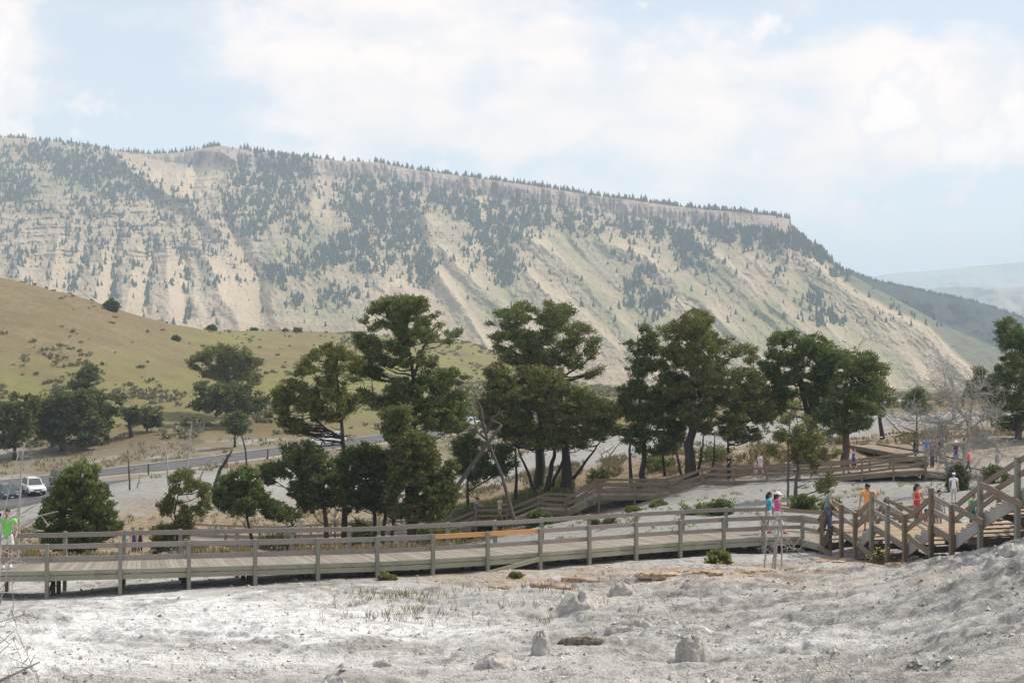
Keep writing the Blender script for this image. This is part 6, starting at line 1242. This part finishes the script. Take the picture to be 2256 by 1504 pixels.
person(P(1047, 1150, 108.3), 1.66, 80, 'woman in a blue tank top leaning on the rail of the lower landing', 'tan', 'black', shirt=(.12, .18, .42), sleeve=.0, bottom=('shorts', (.03, .03, .05)), legs=stand, arms=((45, 10, 20), (45, 10, 20)), lean=10, female=True, group=GL, hat=('cap', (.02, .02, .02)))
person(P(1101, 1148, 108.3), 1.74, 60, 'man in beige with a floppy hat and binoculars on the lower landing', 'tan', 'brown', shirt=(.55, .50, .40), bottom=('shorts', (.50, .44, .34)), hat=('floppy', (.20, .19, .13)), shoes=(.3, .12, .06), legs=walk, arms=((30, 10, 70), (30, 10, 70)), group=GL)
lz = lambda d, u: float(np.interp(u, [q[0] for q in lowp[::-1]], [p.z for p in LW[::-1]]))
for (u, d, H_, rz_, l, kw) in (
    (826, 106.2, 1.70, 85, 'woman in a dark floral top and pink headband walking right behind the long boardwalk', dict(skin='light', hair='brown', long_hair=True, shirt=(.05, .03, .04), bottom=('shorts', (.35, .12, .12)), female=True, legs=walk)),
    (757, 105.4, 1.62, 180, 'person in a cream top walking away behind the far rail', dict(skin='light', hair='brown', shirt=(.60, .50, .40), bottom=('shorts', (.05, .05, .06)), legs=walk2)),
    (662, 105.2, 1.66, 180, 'person in a beige shirt and khaki shorts seen from behind, by the drooping bough', dict(skin='light', hair='brown', shirt=(.46, .42, .38), bottom=('shorts', (.42, .32, .18)), legs=stand, width=1.15)),
    (295, 91, 1.34, 20, 'person in dark blue behind the left railings', dict(skin='light', hair='brown', shirt=(.05, .05, .25), bottom=('trousers', (.05, .06, .1)), legs=stand)),
    (309, 92.5, 1.42, -20, 'person in black standing behind the left railings', dict(skin='light', hair='black', shirt=(.02, .02, .025), bottom=('trousers', (.03, .03, .04)), legs=stand)),
    (277, 90, 1.02, 60, 'small child in turquoise behind the left railings', dict(skin='light', hair='brown', shirt=(.08, .36, .46), bottom=('shorts', (.2, .2, .3)), legs=walk))):
    z_ = lz(d, u) if u > 345 else zg((u - CX) / F * d, d)
    if '' == l: continue
    kw.setdefault('skin', 'light'); person(onz(u, d, z_), H_, rz_, l.replace('sitting height ', ''), group=GL, **kw)

# ------------------------------------------------------------------ vehicles
GLS = plain('car_glass', (0.05, 0.07, 0.08), .08, .05, spec=.9); TYR = plain('tyre', (0.02, 0.02, 0.02), .9); RIM = plain('rim_metal', (0.45, 0.45, 0.46), .35, .05, metal=.7); LMP = plain('lamp_glass', (0.7, 0.7, 0.68), .15, .05, spec=.8); RED = plain('tail_lamp_red', (0.45, 0.02, 0.02), .3); TRM = plain('black_trim', (0.03, 0.03, 0.032), .6)
def car(pos, heading, label, paint, kind='suv', L=4.7, W=1.85, Hc=1.72):
    """local +x is forward"""
    root = empty('parked_car' if 'parked' in label else 'passing_car', pos, heading, label, 'car', 'cars')
    cm = NM('car_paint', .32, .5); cm.col(paint); cm.b.inputs['Coat Weight'].default_value = .5; pm = cm.mat
    h = Hc; x1, x0 = L / 2, -L / 2
    if kind == 'suv': low = [(x0, .38), (x0 + .03, .95), (x0 + .08, 1.02), (x1 - 1.35, 1.04), (x1 - .35, .94), (x1 - .08, .78), (x1, .60), (x1 - .02, .36)]; cab = (x0 + .12, x1 - 1.25, x0 + .38, x1 - 2.0)
    elif kind == 'van': low = [(x0, .36), (x0 + .03, .95), (x0 + .06, 1.0), (x1 - .95, 1.02), (x1 - .3, .86), (x1 - .06, .70), (x1, .52), (x1 - .02, .34)]; cab = (x0 + .08, x1 - .75, x0 + .42, x1 - 1.85)
    else: low = [(x0, .36), (x0 + .04, .90), (x0 + .7, .97), (x1 - 1.35, .94), (x1 - .35, .80), (x1 - .08, .66), (x1, .50), (x1 - .02, .32)]; cab = (x0 + .55, x1 - 1.25, x0 + 1.15, x1 - 2.05)
    b = MB(); n = len(low); st_ = [(-W / 2 + .10, .0, .93), (-W / 2 + .02, .0, .99), (-W / 2, .04, 1), (W / 2, .04, 1), (W / 2 - .02, .0, .99), (W / 2 - .10, .0, .93)]
    secs = [(-W / 2 + .12, .97), (-W / 2, 1.0), (W / 2, 1.0), (W / 2 - .12, .97)]
    ys = [-W / 2, -W / 2 + .10, W / 2 - .10, W / 2]; vs = []
    for y in ys:
        edge = abs(y) > W / 2 - .05
        for (x, z) in low: vs.append((x * (.975 if edge else 1), y, z - (.05 if (edge and z > .7) else 0) + (.0)))
    fs = [tuple(range(n)), tuple(3 * n + i for i in reversed(range(n)))]
    for k in range(3):
        for i in range(n): fs.append((k * n + (i + 1) % n, k * n + i, (k + 1) * n + i, (k + 1) * n + (i + 1) % n))
    b.add(vs, fs); zb = max(z for x, z in low) - .03; ti = .20
    xr, xf, tr_, tf = cab; wb, wt = W / 2 - .07, W / 2 - .07 - ti
    B_ = [(xr, -wb, zb), (xf, -wb, zb), (xf, wb, zb), (xr, wb, zb)]; T_ = [(tr_, -wt, h), (tf, -wt, h), (tf, wt, h), (tr_, wt, h)]
    b.hexa(B_ + T_); b.build('body', pm, root)
    def pane(q, name, push=.012, ins=.10):
        c = sum((Vector(p) for p in q), Vector()) / 4; qq = [Vector(p).lerp(c, ins) for p in q]; nrm = (qq[1] - qq[0]).cross(qq[3] - qq[0]).normalized()
        if nrm.dot(c - Vector((0, 0, 1))) < 0: nrm = -nrm
        m = MB(); m.hexa([p - nrm * .02 for p in qq] + [p + nrm * push for p in qq]); m.build(name, GLS, root)
    pane([B_[1], B_[2], T_[2], T_[1]], 'windscreen'); pane([B_[3], B_[0], T_[0], T_[3]], 'rear_window')
    for s in (0, 3):
        a, b_, c, d_ = (B_[0], B_[1], T_[1], T_[0]) if s == 0 else (B_[3], B_[2], T_[2], T_[3]); a, b_, c, d_ = map(Vector, (a, b_, c, d_)); k = 3 if kind != 'sedan' else 2
        for i in range(k): t0, t1 = i / k, (i + 1) / k; pane([a.lerp(b_, t0), a.lerp(b_, t1), d_.lerp(c, t1), d_.lerp(c, t0)], 'side_window', ins=.13)
    for sx in (x0 + .85, x1 - .88):
        for sy in (-1, 1):
            m = MB(); y = sy * (W / 2 - .10); m.lathe([(.24, -.11), (.33, -.10), (.345, -.05), (.345, .05), (.33, .10), (.24, .11)], (sx, y, .345), 18, 'y'); w = m.build('wheel', TYR, root); m = MB(); m.lathe([(.21, -.122 if sy < 0 else .100), (.20, -.10 if sy < 0 else .122)], (sx, y, .345), 14, 'y'); m.build('rim', RIM, w)
            m = MB(); m.lathe([(.40, -.004), (.40, .004)], (sx, sy * (W / 2 + .003), .37), 18, 'y'); m.build('wheel_arch', TRM, root)
    for sy in (-1, 1):
        m = MB(); m.box((x1 - .13, sy * (W / 2 - .28), .72), (.16, .36, .15)); m.build('headlight', LMP, root); m = MB(); m.box((x0 + .03, sy * (W / 2 - .16), .86), (.06, .20, .26)); m.build('tail_light', RED, root)
        m = MB(); m.box((xf - .25, sy * (W / 2 + .08), 1.05), (.12, .18, .14)); m.build('mirror', pm, root)
        m = MB(); m.box((0.0, sy * (W / 2 + .005), .42), (L - 2.3, .03, .10)); m.build('sill', TRM, root)
    m = MB(); m.box((x1 - .02, 0, .66), (.08, W * .45, .12)); m.build('grille', TRM, root)
    m = MB(); m.box((x1 - .01, 0, .44), (.10, W * .92, .16)); m.build('bumper', TRM if kind == 'suv' else pm, root); m = MB(); m.box((x1 + .045, 0, .47), (.015, .32, .12)); m.build('number_plate', LMP, root)
    if kind in ('suv', 'van'):
        for sy in (-1, 1): m = MB(); m.tube([(tr_ + .1, sy * (wt - .08), h + .05), (tf - .1, sy * (wt - .08), h + .05)], .02, 5); m.build('roof_rail', TRM, root)
    return root
def on_road(u, d, dz=.16): x = (u - CX) / F * d; return Vector((x, d, zg(x, d) + dz))
hd = math.radians
car(on_road(74, 175), hd(-62), 'white sport utility vehicle parked nose towards the terraces', (.72, .72, .70), 'suv', 4.4, 1.8, 1.72)
car(on_road(16, 174), hd(-60), 'dark blue car parked beside the white one', (.03, .04, .06), 'suv', 4.5, 1.82, 1.60)
car(on_road(137, 178), hd(-62), 'dark maroon pickup-like car parked half behind the pointed conifer', (.06, .02, .02), 'suv', 4.8, 1.9, 1.78)
car(on_road(722, 216.0), hd(180 + 47), 'silver minivan passing behind the slim leaning pine', (.60, .60, .58), 'van', 5.0, 1.95, 1.75)
car(on_road(1030, 244.5), hd(180 + 52), 'white car passing farther along the road behind the pines', (.70, .71, .72), 'sedan', 4.8, 1.85, 1.5)
car(on_road(1966, 262), hd(20), 'small white car far off at the right beside the olive juniper', (.74, .74, .74), 'sedan', 4.4, 1.8, 1.5)
# roadside marker posts
for (u, d) in ((327, 187), (500, 196), (590, 200), (905, 222)):
    p = on_road(u, d, -.2); o = empty('marker_post', p, 0, {327: 'dark roadside marker post nearest the parked cars', 500: 'roadside marker post behind the dark broken trunk', 590: 'short roadside post left of the minivan', 905: 'roadside post near the tall pine trunk'}[u], 'post', 'roadside marker posts'); m = MB(); m.box((0, 0, .6), (.16, .16, 1.5)); m.build('shaft', W_under, o); m = MB(); m.box((0, 0, 1.38), (.2, .2, .06)); m.build('cap', TRM, o)

# ------------------------------------------------------------------ rocks, mounds and litter
rk = NM('travertine_rock', .95, .1); o_ = rk.coord(); a_ = rk.noise(3, 6, .65, rk.mapped(o_, (1, 1, .45))); b_ = rk.noise(22, 4, .6, o_)
rk.col(rk.mix(rk.rng(b_, .5, .7, 0, .6), rk.mix(rk.rng(a_, .35, .65), (.29, .27, .25), (.50, .475, .44)), (.66, .64, .61))); rk.bump(rk.math('ADD', a_, rk.math('MULTIPLY', b_, .5)), .9, .06)
rb = NM('brown_rock', .95, .1); o_ = rb.coord(); a_ = rb.noise(9, 6, .7, o_); rb.col(rb.mix(rb.rng(a_, .35, .65), (.075, .055, .04), (.26, .215, .17))); rb.bump(a_, .9, .05)
def rock(u, d, w, h, dep, label, mat, name='rock', group=None, sink=.3, rz=0, flat=False, seed=0, cat='rock'):
    n, k = 22, 40; th = np.linspace(0.02, math.pi * .58, n); ph = np.linspace(0, 2 * np.pi, k, endpoint=False); T, Q = np.meshgrid(th, ph, indexing='ij')
    rad = 1 + (fbm(np.cos(Q) * 1.6 + seed * 3 + 5, np.sin(Q) * 1.6 + T * 1.5, 4, 700 + seed) - .5) * .85 + (fbm(Q * 6 / 1.0 * 0 + np.cos(Q) * 7, np.sin(Q) * 7 + T * 3, 3, 720 + seed) - .5) * .30
    sq = .45 if flat else .8
    X2 = np.sign(np.sin(T)) * np.abs(np.sin(T)) ** sq * np.cos(Q) * w / 2 * rad; Y2 = np.abs(np.sin(T)) ** sq * np.sin(Q) * dep / 2 * rad; Z2 = np.sign(np.cos(T)) * np.abs(np.cos(T)) ** (.5 if flat else .9) * h * (1 + (rad - 1) * .6)
    c, s = math.cos(rz), math.sin(rz); V_ = np.stack([X2 * c - Y2 * s, X2 * s + Y2 * c, Z2], -1).reshape(-1, 3); i_ = np.arange(n * k).reshape(n, k); j_ = np.roll(i_, -1, 1)
    Fq = np.stack([i_[:-1], i_[1:], j_[1:], j_[:-1]], -1).reshape(-1, 4); o = mesh_np(name, V_, Fq, mat, smooth=True); o.location = G(u, d, -h * sink); tag(o, label, cat, group); return o
GR = 'travertine lumps in the foreground'
rock(1525, 33.5, .62, .5, .5, 'upright ribbed travertine stump in the foreground, right of centre', rk.mat, 'travertine_stump', GR, .05, 0, True, 1)
rock(1192, 33.8, .42, .52, .4, 'leaning grey travertine fin left of the long brown slab', rk.mat, 'travertine_lump', GR, .1, .5, False, 2)
rock(1275, 44.5, 1.0, .62, .7, 'pale rounded travertine hump, left one of two', rk.mat, 'travertine_lump', GR, .25, .2, False, 3)
rock(1368, 47.0, .80, .45, .6, 'pale rounded travertine hump, right one of two', rk.mat, 'travertine_lump', GR, .25, .1, False, 4)
rock(1285, 35.0, 1.12, .17, .26, 'long thin brown crusted slab lying in the foreground', rb.mat, 'brown_rock', None, .0, -.25, False, 5)
rock(1030, 51.5, .3, .12, .2, 'small brown stone below the orange rail', rb.mat, 'rock', None, .2, 0, False, 6)
GS2 = 'grey boulders on the right slope'
for i, (u, d, w, l) in enumerate(((1985, 42, .45, 'grey boulder on the right slope below the staircase'), (1560, 31, .3, 'small grey stone beside the ribbed stump'), (1420, 39.5, .7, 'dark pitted crust block above the brown slab'), (1365, 38.2, .6, 'dark pitted crust block, left one above the brown slab'), (1745, 30.5, .5, 'grey crust block low in the foreground, right of the stump'), (2230, 37, .8, 'pale boulder on the mound at the right edge'),
                                    (855, 32, .6, 'worn crust block low in the foreground, left of centre'), (1090, 31, .8, 'broad worn crust block low in the foreground near the centre'))):
    rock(u, d, w, w * .42, w * .7, l, rk.mat, 'crust_block', GS2, .3, i, False, 10 + i)
ob = NM('ochre_crust', .95, .1); o_ = ob.coord(); a_ = ob.noise(5, 6, .7, o_); ob.col(ob.mix(ob.rng(a_, .35, .65), (0.22, 0.13, 0.075), (0.50, 0.40, 0.29))); ob.bump(a_, .8, .04)
_ord = 'second third fourth fifth sixth seventh eighth ninth tenth eleventh twelfth thirteenth fourteenth fifteenth sixteenth first'.split()
_sl = [(1215, 50.5), (1290, 51.5), (1345, 50.2), (1400, 52.5), (1455, 51), (1530, 53), (1560, 49.5), (1600, 51), (1650, 50), (1690, 52.5), (1760, 52), (1835, 51.5), (1875, 52.5), (1930, 51), (1990, 50.5), (1120, 52.5)]
for i, (u, d) in enumerate(_sl):
    rock(u, d, R.uniform(.7, 1.7), R.uniform(.05, .11), R.uniform(.25, .6), _ord[i] + ' flat ochre crust slab from the left, below the boardwalk and staircase', ob.mat, 'crust_plate', 'flat ochre crust slabs', .15, R.uniform(-.5, .3), True, 60 + i)['kind'] = 'thing'
# small crumbs, one uncountable mass
rs = np.random.default_rng(31); N_ = 20000; U = rs.uniform(-40, 2300, N_); D = 24 + 34 * rs.random(N_) ** 1.2; ok = (fbm(U / 90, D / 1.5, 3, 800) + .10 * (U > 1100) + rs.normal(0, .05, N_)) > .50; U, D = U[ok], D[ok]
X0 = (U - CX) / F * D; Z0 = ground_base(U, D) + ground_relief(U, D); n = len(U); S = .014 + .05 * rs.random(n) ** 7
oct_ = np.array([(1, 0, 0), (0, 1, 0), (-1, 0, 0), (0, -1, 0), (0, 0, .8), (0, 0, -.5)]); Vr = (oct_[None] * rs.uniform(.6, 1.5, (n, 6, 1)) * S[:, None, None] + rs.normal(0, .2, (n, 6, 3)) * S[:, None, None]) + np.stack([X0, D, Z0 + S * .2], -1)[:, None]
tri = np.array([(0, 1, 4), (1, 2, 4), (2, 3, 4), (3, 0, 4), (1, 0, 5), (2, 1, 5), (3, 2, 5), (0, 3, 5)]); Fr_ = (tri[None] + np.arange(n)[:, None, None] * 6).reshape(-1, 3)
cm_ = NM('crumbs', .95, .1); cm_.col(cm_.mix(cm_.rng(cm_.island(), 0, 1), (.20, .185, .17), (.66, .63, .59))); tag(mesh_np('travertine_crumbs', Vr.reshape(-1, 3), Fr_, cm_.mat, nper=3), 'loose travertine crumbs littering the foreground', None, None, 'stuff')
# brush heap and fallen logs behind the orange rail
bp = empty('brush_pile', G(905, 98), 0, 'heap of dead grey brushwood behind the orange rail', 'brushwood'); m = MB()
for k in range(170):
    a = Vector((R.gauss(0, 2.0), R.gauss(0, .6), abs(R.gauss(.25, .22)))); dr = Vector((R.gauss(0, 1), R.gauss(0, .5), R.gauss(.1, .35))).normalized() * R.uniform(.4, 1.3); m.tube([a, a + dr * .5 + Vector((0, 0, .08)), a + dr], [.022, .016, .006], 4, cap=False)
m.build('branches', W_snag, bp)
for (u0, d0, u1, d1, w, l) in ((700, 99, 930, 101, .2, 'long fallen grey log behind the far rail'), (560, 97, 690, 99, .14, 'fallen log left of the long one'), (1100, 102, 1160, 101, .12, 'short fallen log by the lower landing'), (1900, 122, 1990, 128, .14, 'fallen log behind the low boardwalk')):
    a, b = G(u0, d0, .25), G(u1, d1, .3); o = empty('fallen_log', a, 0, l, 'log', 'fallen logs'); m = MB(); m.tube([Vector((0, 0, 0)), (b - a) * .5 + Vector((0, 0, .05)), b - a], [w * .5, w * .42, w * .25], 7); m.build('trunk', W_snag, o, smooth=True)
